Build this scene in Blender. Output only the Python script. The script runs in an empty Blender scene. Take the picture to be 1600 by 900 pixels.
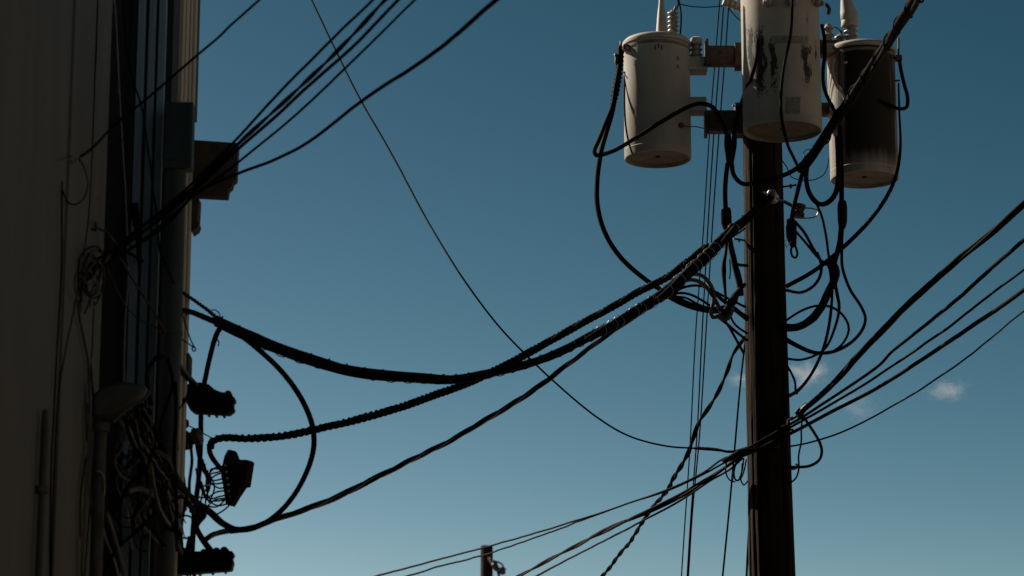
import bpy, bmesh, math, random
import numpy as np
from mathutils import Vector, Matrix, noise

random.seed(7)
rng = np.random.default_rng(7)
scene = bpy.context.scene

# ------------------------------------------------------------------ camera
FPX = 4200.0                                    # focal length in pixels of a 1600 px wide frame
TH = math.radians(13.3)
CAM = np.array([0.0, 0.0, 1.6])
cd = bpy.data.cameras.new('Camera')
cam = bpy.data.objects.new('Camera', cd)
scene.collection.objects.link(cam)
cam.location = CAM
cam.rotation_euler = (math.radians(90) + TH, 0, 0)
cd.sensor_width = 36.0
cd.lens = 36.0 * FPX / 1600.0
cd.clip_end = 20000
cd.dof.use_dof = True
cd.dof.focus_distance = 20.5
cd.dof.aperture_fstop = 4.0
scene.camera = cam

# ------------------------------------------------------------------ sky and sun
SUN_EL = math.radians(38)
SUN_AZ = math.radians(-55)                      # from +Y towards -X
w = bpy.data.worlds.new('World')
scene.world = w
w.use_nodes = True
nt = w.node_tree
nt.nodes.clear()
out = nt.nodes.new('ShaderNodeOutputWorld')
bg = nt.nodes.new('ShaderNodeBackground')
sky = nt.nodes.new('ShaderNodeTexSky')
sky.sky_type = 'NISHITA'
sky.sun_disc = False
sky.sun_elevation = SUN_EL
sky.sun_rotation = SUN_AZ
sky.air_density = 0.5
sky.dust_density = 0.2
sky.ozone_density = 3.0
# one colour grade for the whole sky dome (the photograph's contrast), channel by channel
sep = nt.nodes.new('ShaderNodeSeparateColor')
com = nt.nodes.new('ShaderNodeCombineColor')
nt.links.new(sky.outputs['Color'], sep.inputs['Color'])
for ch, gamma, gain in (('Red', 2.8, 0.1140), ('Green', 2.1, 0.1097), ('Blue', 2.1, 0.0398)):
    pw = nt.nodes.new('ShaderNodeMath'); pw.operation = 'POWER'
    ml = nt.nodes.new('ShaderNodeMath'); ml.operation = 'MULTIPLY'
    pw.inputs[1].default_value = gamma
    ml.inputs[1].default_value = gain
    nt.links.new(sep.outputs[ch], pw.inputs[0])
    nt.links.new(pw.outputs[0], ml.inputs[0])
    nt.links.new(ml.outputs[0], com.inputs[ch])
bg.inputs['Strength'].default_value = 0.1
nt.links.new(com.outputs['Color'], bg.inputs['Color'])
nt.links.new(bg.outputs['Background'], out.inputs['Surface'])

sd = bpy.data.lights.new('Sun', 'SUN')
sun = bpy.data.objects.new('Sun', sd)
scene.collection.objects.link(sun)
sd.energy = 5.0
sd.angle = math.radians(0.5)
sd.color = (1.0, 0.9, 0.74)
sdir = Vector((math.sin(SUN_AZ) * math.cos(SUN_EL), math.cos(SUN_AZ) * math.cos(SUN_EL), math.sin(SUN_EL)))
sun.rotation_euler = sdir.to_track_quat('Z', 'Y').to_euler()
sun.location = (0, 0, 40)

scene.view_settings.view_transform = 'Standard'
scene.view_settings.look = 'None'
scene.view_settings.gamma = 1.0
scene.view_settings.exposure = 1.20
scene.cycles.max_bounces = 8
scene.cycles.volume_bounces = 3
scene.cycles.volume_step_rate = 1.0

# ------------------------------------------------------------------ helpers
CT, ST = math.cos(TH), math.sin(TH)
COL = scene.collection


def scale_at(py, d):
    """metres for one pixel (of the 1600 px frame) at ground distance d"""
    v = (450.0 - py) / FPX
    return d / (CT - v * ST) / FPX


def P(px, py, d):
    """point at ground distance d (world Y) seen at a picture position"""
    u = (px - 800.0) / FPX
    v = (450.0 - py) / FPX
    t = d / (CT - v * ST)
    return CAM + t * np.array([u, CT - v * ST, ST + v * CT])


def PX(px, py, x):
    """point on a facade plane X = x"""
    u = (px - 800.0) / FPX
    v = (450.0 - py) / FPX
    t = x / u
    return CAM + t * np.array([u, CT - v * ST, ST + v * CT])


def link(o, parent=None):
    COL.objects.link(o)
    if parent is not None:
        o.parent = parent
        o.matrix_parent_inverse = parent.matrix_world.inverted() if False else Matrix.Translation(-Vector(parent.location))
    return o


def tag(o, label, cat, group=None):
    o['label'] = label
    o['category'] = cat
    if group:
        o['group'] = group
    return o


def empty(name, loc, label, cat, group=None):
    o = bpy.data.objects.new(name, None)
    o.empty_display_size = 0.1
    o.location = Vector(loc)
    COL.objects.link(o)
    return tag(o, label, cat, group)


class MB:
    """collects shapes for ONE mesh object (world coordinates)"""
    def __init__(self):
        self.v, self.f, self.sm, self.n = [], [], [], 0

    def add(self, verts, faces, smooth=False):
        self.v.append(np.asarray(verts, float))
        for f in faces:
            self.f.append([i + self.n for i in f])
            self.sm.append(smooth)
        self.n += len(verts)
        return self

    def box(self, lo, hi, rot=None):
        x0, y0, z0 = lo
        x1, y1, z1 = hi
        vs = np.array([(x, y, z) for x in (x0, x1) for y in (y0, y1) for z in (z0, z1)])
        if rot is not None:
            c = vs.mean(0)
            vs = (vs - c) @ np.array(rot.to_3x3()).T + c
        fs = [(0, 1, 3, 2), (4, 6, 7, 5), (0, 4, 5, 1), (2, 3, 7, 6), (0, 2, 6, 4), (1, 5, 7, 3)]
        return self.add(vs, fs)

    def prism(self, pts0, pts1):
        """closed prism between two polygons of the same length"""
        n = len(pts0)
        vs = list(pts0) + list(pts1)
        fs = [tuple(range(n)), tuple(range(2 * n - 1, n - 1, -1))]
        for i in range(n):
            j = (i + 1) % n
            fs.append((i, i + n, j + n, j))
        return self.add(vs, fs)

    def tube(self, pts, rad, sides=8, smooth=True):
        pts = np.asarray(pts, float)
        n = len(pts)
        rad = np.broadcast_to(np.asarray(rad, float), (n,))
        tan = np.gradient(pts, axis=0)
        tan /= np.linalg.norm(tan, axis=1)[:, None] + 1e-12
        ref = np.array([0, 0, 1.0]) if abs(tan[0][2]) < 0.9 else np.array([1.0, 0, 0])
        nrm = ref - tan[0] * ref.dot(tan[0])
        nrm /= np.linalg.norm(nrm)
        vs = []
        for i in range(n):
            nrm = nrm - tan[i] * nrm.dot(tan[i])
            nrm /= np.linalg.norm(nrm) + 1e-12
            b = np.cross(tan[i], nrm)
            for k in range(sides):
                a = 2 * math.pi * k / sides
                vs.append(pts[i] + rad[i] * (math.cos(a) * nrm + math.sin(a) * b))
        fs = []
        for i in range(n - 1):
            for k in range(sides):
                k2 = (k + 1) % sides
                fs.append((i * sides + k, i * sides + k2, (i + 1) * sides + k2, (i + 1) * sides + k))
        self.add(vs, fs, smooth)
        m = self.n - len(vs)
        self.f.append([m + k for k in range(sides - 1, -1, -1)]); self.sm.append(False)
        self.f.append([m + (n - 1) * sides + k for k in range(sides)]); self.sm.append(False)
        return self

    def lathe(self, prof, c, sides=40, axis=None):
        """profile of (radius, height) pairs about a vertical (or given) axis at c"""
        c = np.asarray(c, float)
        if axis is None:
            ex, ey, ez = np.eye(3)
        else:
            ez = np.asarray(axis, float) / np.linalg.norm(axis)
            r = np.array([1.0, 0, 0]) if abs(ez[0]) < 0.9 else np.array([0, 1.0, 0])
            ex = np.cross(r, ez); ex /= np.linalg.norm(ex)
            ey = np.cross(ez, ex)
        vs, fs = [], []
        n = len(prof)
        for r, h in prof:
            for k in range(sides):
                a = 2 * math.pi * k / sides
                vs.append(c + ez * h + max(r, 1e-4) * (math.cos(a) * ex + math.sin(a) * ey))
        for i in range(n - 1):
            for k in range(sides):
                k2 = (k + 1) % sides
                fs.append((i * sides + k, i * sides + k2, (i + 1) * sides + k2, (i + 1) * sides + k))
        fs.append(tuple(range(sides - 1, -1, -1)))
        fs.append(tuple((n - 1) * sides + k for k in range(sides)))
        return self.add(vs, fs, True)

    def build(self, name, mat, parent=None, bevel=0.0, auto=True):
        me = bpy.data.meshes.new(name)
        V = np.concatenate(self.v)
        o = bpy.data.objects.new(name, me)
        if parent is None:
            loc = np.array([V[:, 0].mean(), V[:, 1].mean(), V[:, 2].min()])
        else:
            loc = V.mean(0)
        V = V - loc
        me.from_pydata([tuple(p) for p in V], [], self.f)
        me.polygons.foreach_set('use_smooth', self.sm)
        me.materials.append(mat)
        me.update()
        bm = bmesh.new(); bm.from_mesh(me)
        bmesh.ops.recalc_face_normals(bm, faces=bm.faces)
        bm.to_mesh(me); bm.free()
        if auto and any(self.sm):
            me.set_sharp_from_angle(angle=math.radians(40))
        o.location = Vector(loc)
        link(o, parent)
        if bevel:
            m = o.modifiers.new('edge', 'BEVEL')
            m.width = bevel; m.segments = 2; m.limit_method = 'ANGLE'
        return o


def spline(pts, step):
    """centripetal Catmull-Rom through 3D points, resampled about every `step` metres"""
    pts = np.asarray(pts, float)
    if len(pts) == 2:
        n = max(2, int(np.linalg.norm(pts[1] - pts[0]) / step))
        s = np.linspace(0, 1, n + 1)[:, None]
        return pts[0] * (1 - s) + pts[1] * s
    p = np.vstack([2 * pts[0] - pts[1], pts, 2 * pts[-1] - pts[-2]])
    res = []
    for i in range(1, len(p) - 2):
        p0, p1, p2, p3 = p[i - 1], p[i], p[i + 1], p[i + 2]
        t0 = 0
        t1 = t0 + max(np.linalg.norm(p1 - p0), 1e-6) ** 0.5
        t2 = t1 + max(np.linalg.norm(p2 - p1), 1e-6) ** 0.5
        t3 = t2 + max(np.linalg.norm(p3 - p2), 1e-6) ** 0.5
        n = max(2, int(np.linalg.norm(p2 - p1) / step))
        for t in np.linspace(t1, t2, n, endpoint=False):
            a1 = (t1 - t) / (t1 - t0) * p0 + (t - t0) / (t1 - t0) * p1
            a2 = (t2 - t) / (t2 - t1) * p1 + (t - t1) / (t2 - t1) * p2
            a3 = (t3 - t) / (t3 - t2) * p2 + (t - t2) / (t3 - t2) * p3
            b1 = (t2 - t) / (t2 - t0) * a1 + (t - t0) / (t2 - t0) * a2
            b2 = (t3 - t) / (t3 - t1) * a2 + (t - t1) / (t3 - t1) * a3
            res.append((t2 - t) / (t2 - t1) * b1 + (t - t1) / (t2 - t1) * b2)
    res.append(pts[-1])
    return np.array(res)


def trace(s, depth):
    """'x,y x,y ...' picture positions with depths spread along the run -> 3D points"""
    q = np.array([[float(a) for a in t.split(',')[:2]] for t in s.split()])
    d = np.atleast_1d(np.asarray(depth, float))
    if len(d) == len(q):
        dd = d
    else:
        L = np.concatenate([[0], np.cumsum(np.linalg.norm(np.diff(q, axis=0), axis=1))])
        dd = np.interp(L / L[-1], np.linspace(0, 1, len(d)), d)
    return np.array([P(x, y, k) for (x, y), k in zip(q, dd)])


def wobble(path, amp, freq, seed):
    o = path.copy()
    L = np.concatenate([[0], np.cumsum(np.linalg.norm(np.diff(path, axis=0), axis=1))])
    for i, l in enumerate(L):
        e = min(1, l * 4, (L[-1] - l) * 4)
        nv = noise.noise_vector(Vector((l * freq, seed * 7.3, 1.7)))
        n2 = noise.noise_vector(Vector((l * freq * 3.3, seed * 3.1, 6.2)))
        o[i] += (np.array(nv) + 0.35 * np.array(n2)) * amp * e
    return o


def offset_strand(path, r, turns_per_m, phase):
    """helix about a path"""
    tan = np.gradient(path, axis=0)
    tan /= np.linalg.norm(tan, axis=1)[:, None]
    up = np.array([0.0, 0.0, 1.0])
    L = np.concatenate([[0], np.cumsum(np.linalg.norm(np.diff(path, axis=0), axis=1))])
    res = []
    for p, t, l in zip(path, tan, L):
        a = np.cross(t, up); na = np.linalg.norm(a)
        a = a / na if na > 1e-3 else np.array([1.0, 0, 0])
        b = np.cross(a, t)
        ph = phase + 2 * math.pi * turns_per_m * l
        rr = r(l) if callable(r) else r
        res.append(p + rr * (math.cos(ph) * a + math.sin(ph) * b))
    return np.array(res)


# ------------------------------------------------------------------ materials
def mat(name, col, rough=0.7, spec=0.4, metal=0.0, var=0.25, vscale=8.0, bump=0.0, bscale=40.0,
        stretch=(1, 1, 1), col2=None, thr=(0.35, 0.65), coord='Object'):
    m = bpy.data.materials.new(name)
    m.use_nodes = True
    t = m.node_tree
    b = t.nodes['Principled BSDF']
    b.inputs['Roughness'].default_value = rough
    b.inputs['Metallic'].default_value = metal
    b.inputs['Specular IOR Level'].default_value = spec
    tc = t.nodes.new('ShaderNodeTexCoord')
    mp = t.nodes.new('ShaderNodeMapping')
    mp.inputs['Scale'].default_value = stretch
    t.links.new(tc.outputs[coord], mp.inputs['Vector'])
    n = t.nodes.new('ShaderNodeTexNoise')
    n.inputs['Scale'].default_value = vscale
    n.inputs['Detail'].default_value = 6
    n.inputs['Roughness'].default_value = 0.6
    t.links.new(mp.outputs['Vector'], n.inputs['Vector'])
    r = t.nodes.new('ShaderNodeValToRGB')
    c2 = col2 if col2 else tuple(c * (1 - var) for c in col)
    c1 = col if col2 else tuple(min(1, c * (1 + var)) for c in col)
    r.color_ramp.elements[0].position = thr[0]
    r.color_ramp.elements[1].position = thr[1]
    r.color_ramp.elements[0].color = (*c2, 1)
    r.color_ramp.elements[1].color = (*c1, 1)
    t.links.new(n.outputs['Fac'], r.inputs['Fac'])
    t.links.new(r.outputs['Color'], b.inputs['Base Color'])
    if bump:
        n2 = t.nodes.new('ShaderNodeTexNoise')
        n2.inputs['Scale'].default_value = bscale
        n2.inputs['Detail'].default_value = 4
        t.links.new(mp.outputs['Vector'], n2.inputs['Vector'])
        bp = t.nodes.new('ShaderNodeBump')
        bp.inputs['Strength'].default_value = bump
        bp.inputs['Distance'].default_value = 0.01
        t.links.new(n2.outputs['Fac'], bp.inputs['Height'])
        t.links.new(bp.outputs['Normal'], b.inputs['Normal'])
    return m


def tank_paint(name, streaks, dark_patch):
    """cream transformer paint with dark peeled streaks and a dark patch"""
    m = mat(name, (0.225, 0.216, 0.192), rough=0.7, spec=0.15, var=0.10, vscale=3.0, bump=0.05, bscale=25)
    t = m.node_tree
    b = t.nodes['Principled BSDF']
    base = b.inputs['Base Color'].links[0].from_socket
    tc = t.nodes.new('ShaderNodeTexCoord')

    def mask(sc, vs, lo, hi, detail=5):
        mp = t.nodes.new('ShaderNodeMapping')
        mp.inputs['Scale'].default_value = sc
        t.links.new(tc.outputs['Object'], mp.inputs['Vector'])
        n = t.nodes.new('ShaderNodeTexNoise')
        n.inputs['Scale'].default_value = vs
        n.inputs['Detail'].default_value = detail
        n.inputs['Roughness'].default_value = 0.65
        t.links.new(mp.outputs['Vector'], n.inputs['Vector'])
        r = t.nodes.new('ShaderNodeMapRange')
        r.inputs['From Min'].default_value = lo
        r.inputs['From Max'].default_value = hi
        t.links.new(n.outputs['Fac'], r.inputs['Value'])
        return r.outputs['Result']

    def mixin(prev, fac, col):
        x = t.nodes.new('ShaderNodeMix')
        x.data_type = 'RGBA'
        t.links.new(fac, x.inputs['Factor'])
        t.links.new(prev, x.inputs['A'])
        x.inputs['B'].default_value = (*col, 1)
        return x.outputs['Result']

    # faint rain streaks everywhere
    f = mask((1, 1, 0.05), 14, 0.52, 0.80)
    base = mixin(base, f, (0.22, 0.18, 0.13))
    if streaks:
        # peeled runs: each a narrow ragged vertical mark (x, half width, bottom, top in tank coordinates)
        sp = t.nodes.new('ShaderNodeSeparateXYZ')
        t.links.new(tc.outputs['Object'], sp.inputs[0])
        ng = mask((1, 1, 0.35), 26, 0.30, 0.70)
        nf = mask((1, 1, 1), 70, 0.30, 0.60)

        def math_(op, a, bb=None, cc=None):
            nn = t.nodes.new('ShaderNodeMath'); nn.operation = op
            for ii, vv in enumerate((a, bb, cc)):
                if vv is None:
                    continue
                if isinstance(vv, (int, float)):
                    nn.inputs[ii].default_value = vv
                else:
                    t.links.new(vv, nn.inputs[ii])
            return nn.outputs[0]
        def soft(v, w):
            nn = t.nodes.new('ShaderNodeMapRange')
            nn.interpolation_type = 'SMOOTHSTEP'
            nn.inputs['From Min'].default_value = -w * .3
            nn.inputs['From Max'].default_value = w
            t.links.new(v, nn.inputs['Value'])
            return nn.outputs['Result']
        front = math_('LESS_THAN', sp.outputs['Y'], 0.0)
        for (x0, hw, za, zb) in [(-.245, .020, .30, .86), (-.180, .030, .14, .82), (-.150, .016, .30, .60), (-.092, .020, .16, .72),
                                 (-.070, .010, .30, .55), (.163, .028, .22, .70), (.178, .012, .70, .92), (.246, .010, .42, .74), (.02, .008, .3, .5)]:
            dx = math_('ABSOLUTE', math_('SUBTRACT', sp.outputs['X'], x0))
            e = math_('MULTIPLY_ADD', ng, -2.2 * hw, hw * 2.2)
            inx = soft(math_('SUBTRACT', e, dx), 0.010)
            zc, zh = (za + zb) / 2, (zb - za) / 2
            dz = math_('ABSOLUTE', math_('SUBTRACT', sp.outputs['Z'], zc))
            inz = soft(math_('SUBTRACT', zh, math_('MULTIPLY_ADD', nf, 0.12, dz)), 0.05)
            f = math_('MULTIPLY', math_('MULTIPLY', inx, inz), math_('MULTIPLY', front, math_('MULTIPLY_ADD', nf, 0.08, 0.92)))
            base = mixin(base, f, (0.016, 0.014, 0.012))
    if dark_patch:
        sx = t.nodes.new('ShaderNodeSeparateXYZ')
        t.links.new(tc.outputs['Object'], sx.inputs[0])
        # dark patch centred on the tank side that faces the street, ragged edge, fading out near the bottom
        n = mask((1, 1, 0.06), 22, 0.30, 0.70)
        ax = t.nodes.new('ShaderNodeMath'); ax.operation = 'ADD'
        t.links.new(sx.outputs['X'], ax.inputs[0]); ax.inputs[1].default_value = -0.035
        ab = t.nodes.new('ShaderNodeMath'); ab.operation = 'ABSOLUTE'
        t.links.new(ax.outputs[0], ab.inputs[0])
        ad = t.nodes.new('ShaderNodeMath'); ad.operation = 'MULTIPLY_ADD'
        t.links.new(n, ad.inputs[0]); ad.inputs[1].default_value = 0.13
        t.links.new(ab.outputs[0], ad.inputs[2])
        mr = t.nodes.new('ShaderNodeMapRange')
        mr.inputs['From Min'].default_value = 0.34; mr.inputs['From Max'].default_value = 0.25
        t.links.new(ad.outputs[0], mr.inputs['Value'])
        zr = t.nodes.new('ShaderNodeMapRange')
        zr.inputs['From Min'].default_value = -0.05; zr.inputs['From Max'].default_value = 0.17
        zr.interpolation_type = 'SMOOTHSTEP'
        zn = t.nodes.new('ShaderNodeMath'); zn.operation = 'MULTIPLY_ADD'
        t.links.new(n, zn.inputs[0]); zn.inputs[1].default_value = -0.07
        t.links.new(sx.outputs['Z'], zn.inputs[2])
        t.links.new(zn.outputs[0], zr.inputs['Value'])
        yr = t.nodes.new('ShaderNodeMapRange')
        yr.inputs['From Min'].default_value = 0.0; yr.inputs['From Max'].default_value = -0.10
        t.links.new(sx.outputs['Y'], yr.inputs['Value'])
        mu = t.nodes.new('ShaderNodeMath'); mu.operation = 'MULTIPLY'
        t.links.new(mr.outputs[0], mu.inputs[0]); t.links.new(zr.outputs[0], mu.inputs[1])
        mu2 = t.nodes.new('ShaderNodeMath'); mu2.operation = 'MULTIPLY'
        t.links.new(mu.outputs[0], mu2.inputs[0]); t.links.new(yr.outputs[0], mu2.inputs[1])
        base = mixin(base, mu2.outputs[0], (0.010, 0.008, 0.0065))
    t.links.new(base, b.inputs['Base Color'])
    return m


M = {
    'black': mat('black_rubber', (0.0036, 0.0034, 0.0032), rough=0.75, spec=0.03, var=0.4, vscale=30),
    'gloss': mat('glossy_black_cable', (0.004, 0.0038, 0.0036), rough=0.3, spec=0.22, var=0.4, vscale=30),
    'tape': mat('black_tape', (0.0055, 0.0048, 0.0043), rough=0.8, spec=0.04, var=0.5, vscale=60, bump=0.6, bscale=90),
    'brown': mat('brown_cable', (0.055, 0.042, 0.032), rough=0.55, spec=0.2, var=0.35, vscale=25),
    'grey': mat('grey_cable', (0.11, 0.104, 0.093), rough=0.6, spec=0.2, var=0.3, vscale=20),
    'pale': mat('pale_wire', (0.22, 0.21, 0.19), rough=0.5, spec=0.4, var=0.3, vscale=20),
    'alu': mat('bare_aluminium', (0.55, 0.54, 0.50), rough=0.35, metal=0.9, var=0.2, vscale=40),
    'steel': mat('galvanised_steel', (0.33, 0.32, 0.30), rough=0.5, metal=0.8, var=0.3, vscale=30),
    'rust': mat('rusty_steel', (0.050, 0.035, 0.027), rough=0.85, spec=0.25, var=0.45, vscale=18, bump=0.3),
    'darkmetal': mat('dark_iron', (0.03, 0.026, 0.024), rough=0.6, metal=0.3, var=0.4, vscale=30),
    'porcelain': mat('grey_porcelain', (0.15, 0.143, 0.132), rough=0.4, spec=0.35, var=0.12, vscale=10),
    'cover': mat('grey_wildlife_cover', (0.23, 0.22, 0.205), rough=0.6, var=0.08, vscale=6),
    'brass': mat('brass_hook', (0.65, 0.48, 0.22), rough=0.3, metal=0.9, var=0.1),
    'wood': mat('creosoted_wood', (0.022, 0.0155, 0.011), rough=0.95, spec=0.08, var=0.5, vscale=10, bump=0.9, bscale=26,
                stretch=(5, 5, 0.16), col2=(0.010, 0.007, 0.005)),
    'concrete': mat('grey_render', (0.138, 0.137, 0.133), rough=0.92, spec=0.2, vscale=3.2, bump=0.15, bscale=30,
                    stretch=(1, 1, 0.22), col2=(0.112, 0.111, 0.108)),
    'shadepaint': mat('dark_green_shade_paint', (0.022, 0.026, 0.024), rough=0.75, spec=0.25, var=0.2, vscale=5),
    'blueboard': mat('weathered_blue_board', (0.27, 0.34, 0.40), rough=0.8, spec=0.25, vscale=7, bump=0.4, bscale=30,
                     stretch=(4, 4, 0.15), col2=(0.17, 0.22, 0.26)),
    'beige': mat('beige_stucco', (0.46, 0.40, 0.32), rough=0.9, spec=0.2, vscale=4, bump=0.1,
                 stretch=(2, 2, 0.12), col2=(0.40, 0.34, 0.27)),
    'pipe': mat('green_grey_pipe', (0.032, 0.043, 0.043), rough=0.6, spec=0.3, var=0.25, vscale=6, stretch=(1, 1, 0.2)),
    'timber': mat('dark_brown_timber', (0.075, 0.052, 0.038), rough=0.85, spec=0.2, vscale=7, bump=0.3,
                  stretch=(1, 4, 1), col2=(0.04, 0.028, 0.022)),
    'plastic': mat('black_plastic', (0.006, 0.006, 0.0064), rough=0.65, spec=0.08, var=0.3, vscale=20),
    'headgrey': mat('cast_grey_metal', (0.068, 0.065, 0.057), rough=0.65, spec=0.3, var=0.2, vscale=9),
    'gasphalt': mat('asphalt', (0.055, 0.053, 0.05), rough=0.95, spec=0.2, var=0.3, vscale=3),
    'gpave': mat('pavement_concrete', (0.26, 0.245, 0.22), rough=0.95, spec=0.2, var=0.15, vscale=2),
    'tankbase': mat('shaded_tank_base', (0.13, 0.105, 0.08), rough=0.8, spec=0.15, var=0.3, vscale=6),  # brown darkened for the shade under the tanks; lid bands share it
    'terrace': mat('ochre_terrace_render', (0.14, 0.122, 0.10), rough=0.95, spec=0.1, var=0.15, vscale=0.5),
    'tank': tank_paint('cream_tank_paint', False, False),
    'tank_peeled': tank_paint('peeled_tank_paint', True, False),
    'tank_dark': tank_paint('dark_tank_paint', False, True),
    'paper': mat('faded_label', (0.12, 0.115, 0.10), rough=0.8, var=0.25, vscale=30),
}

# ------------------------------------------------------------------ ground
g = MB().box((-600, -600, -0.5), (600, 900, 0.0)).build('ground', M['gasphalt'])
g['kind'] = 'structure'
g = MB().box((-0.4, -200, 0.004), (7.5, 300, 0.008)).build('road', M['gasphalt'])
g['kind'] = 'structure'
g = MB().box((-1.9, -60, 0.004), (-0.4, 120, 0.13)).build('pavement', M['gpave'])
g['kind'] = 'structure'

# ------------------------------------------------------------------ buildings
XA = -2.0                                       # street face of the grey rendered wall
YA = 12.77                                      # its far corner
b = empty('rendered_building', (-3.5, 8, 0), 'grey rendered building wall in deep shade with conduits on it', 'building')
MB().box((-7.0, -22.0, 0), (XA, YA, 7.6)).build('wall', M['concrete'], b)
MB().box((XA, -22.0, 7.1), (XA + 0.10, YA + 0.05, 7.6)).build('cornice', M['concrete'], b)
# shallow raised plaster strip beside the corner (its edges read as the vertical seams)
pa, pb = PX(97, 450, XA), PX(143, 450, XA)
MB().box((XA, pa[1], 0), (XA + 0.012, pb[1], 7.1)).build('plaster_strip', M['concrete'], b)

b = empty('boarded_shopfront', (-2.0, 13.4, 0), 'narrow dark bay with weathered blue-grey vertical boards beside rendered wall', 'shopfront')
YB = 13.34
MB().box((-6.0, YB + 0.06, 0), (-1.775, YB + 0.30, 7.7)).build('recess_shade', M['shadepaint'], b)  # dark sheet, the shade of the deep recess put into its colour
for k, (x0, x1) in enumerate([(207, 219), (223, 234), (237, 249)]):
    q0, q1 = P(x0 - 4, 450, YB), P(x1 - 4, 450, YB)
    lean = 0.006 * (k - 1)
    zs = np.linspace(0.0, 7.6, 24)
    L, R = [], []
    for i, z in enumerate(zs):
        j = 0.0018 * noise.noise(Vector((k * 3.1, z * 1.7, 0)))
        L.append(np.array([q0[0] + j + lean * (z / 7.6), YB + 0.004 * k, z]))
        R.append(np.array([q1[0] + j * .6 + lean * (z / 7.6), YB + 0.004 * k, z]))
    mb = MB()
    poly = L + R[::-1]
    n = len(poly)
    vs, fs = [], []
    for i in range(24):
        for dy in (0, 0.035):
            vs += [L[i] + [0, dy, 0], R[i] + [0, dy, 0]]
    for i in range(23):
        a = i * 4; c = a + 4
        fs += [(a, a + 1, c + 1, c), (a + 3, a + 2, c + 2, c + 3), (a + 2, a, c, c + 2), (a + 1, a + 3, c + 3, c + 1)]
    fs += [(0, 2, 3, 1), (92, 93, 95, 94)]
    mb.add(vs, fs)
    mb.build('board', M['blueboard'], b, bevel=0.003)
# timber batten between panel and boards
q0, q1 = P(192, 450, YB), P(199, 450, YB)
MB().box((q0[0], YB + 0.02, 0), (q1[0], YB + 0.07, 7.6)).build('batten', M['shadepaint'], b)

# added unseen terraces across the road and behind the camera, blocking the low sky
def terrace(x0, y0, x1, y1, h, face, lab, axis):
    root = empty('sky_block_terrace', ((x0 + x1) / 2, (y0 + y1) / 2, 0), lab, 'building')
    MB().box((x0, y0, 0), (x1, y1, h)).build('wall', M['terrace'], root)
    MB().box((x0 - .15, y0 - .15, h), (x1 + .15, y1 + .15, h + .3)).build('parapet', M['terrace'], root)
    a0, a1 = (y0, y1) if axis == 'y' else (x0, x1)
    n = int((a1 - a0) / 3.2)
    for i in range(n):
        c = a0 + (a1 - a0) * (i + .5) / n
        for z in (1.0, 4.3):
            if axis == 'y':
                MB().box((face - .04, c - .55, z), (face + .03, c + .55, z + 1.6)).build('window', M['shadepaint'], root)
            else:
                MB().box((c - .55, face - .03, z), (c + .55, face + .04, z + 1.6)).build('window', M['shadepaint'], root)
    return root


terrace(10.0, -22, 18, 44, 6.8, 10.0, 'added unseen terrace across the road, blocking low sky', 'y')
terrace(-30, -34, 30, -26, 9.5, -26.0, 'added unseen terrace behind the camera, blocking low sky', 'x')

XF = -1.76
YF0, YF1 = 13.42, 14.22
b = empty('beige_building', (-2.6, 17, 0), 'beige stucco building edge with pilaster mouldings against the sky', 'building')
mb = MB()
foot = [(-6.0, YF0 + 0.26), (-1.79, YF0 + 0.26), (XF, YF0 + 0.26), (XF, YF1), (-2.05, YF1 + 0.02), (-2.95, 22.0), (-6.0, 22.0)]
mb.prism([np.array([x, y, 0]) for x, y in foot], [np.array([x, y, 8.3]) for x, y in foot])
mb.build('wall', M['beige'], b)
for k, (a, c, pr) in enumerate([(13.78, 13.87, 0.007), (13.95, 14.01, 0.011), (14.09, 14.18, 0.015)]):
    MB().box((XF, a, 0), (XF + pr, c, 8.2)).build('moulding', M['beige'], b, bevel=0.004)
# corbel below
q = P(296, 572, 14.2)
MB().box((XF, 14.10, q[2] - 0.06), (XF + 0.032, 14.24, q[2] + 0.055)).build('corbel', M['rust'], b, bevel=0.01)
# downpipe at the corner
q = P(306, 188, 14.22)
MB().box((q[0] - 0.030, 14.19, q[2]), (q[0] + 0.002, 14.26, 8.1)).build('rain_pipe', M['pipe'], b)

# brown timber box (cornice end) on the beige building
Y0, Y1 = 14.16, 14.3
outl = [(298, 218), (372, 223), (369, 280), (364, 283), (362, 291), (357, 295), (355, 307), (298, 304)]
b = empty('timber_cornice_box', P(330, 310, 14.2), 'dark brown timber box jutting from beige building under the wires', 'cornice box')
MB().prism([P(x, y, Y0) for x, y in outl], [P(x, y, Y0) + [0, .09, 0] for x, y in outl]).build('casing', M['timber'], b, bevel=0.004)
o2 = [(299, 309), (311, 309), (309, 345), (311, 348), (308, 356), (299, 362)]
MB().prism([P(x, y, 14.15) for x, y in o2], [P(x, y, 14.15) + [0, .12, 0] for x, y in o2]).build('corbel', M['timber'], b, bevel=0.003)
for i, yy in enumerate((0.33, 0.66)):
    a0 = P(300, 218 + 94 * yy, Y0); a1 = P(368, 223 + 88 * yy, Y0)
    MB().box((a0[0], Y0 - 0.006, a0[2] - 0.004), (a1[0] - 0.01, Y0 + 0.01, a0[2] + 0.004)).build('trim_bead', M['timber'], b)

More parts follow.
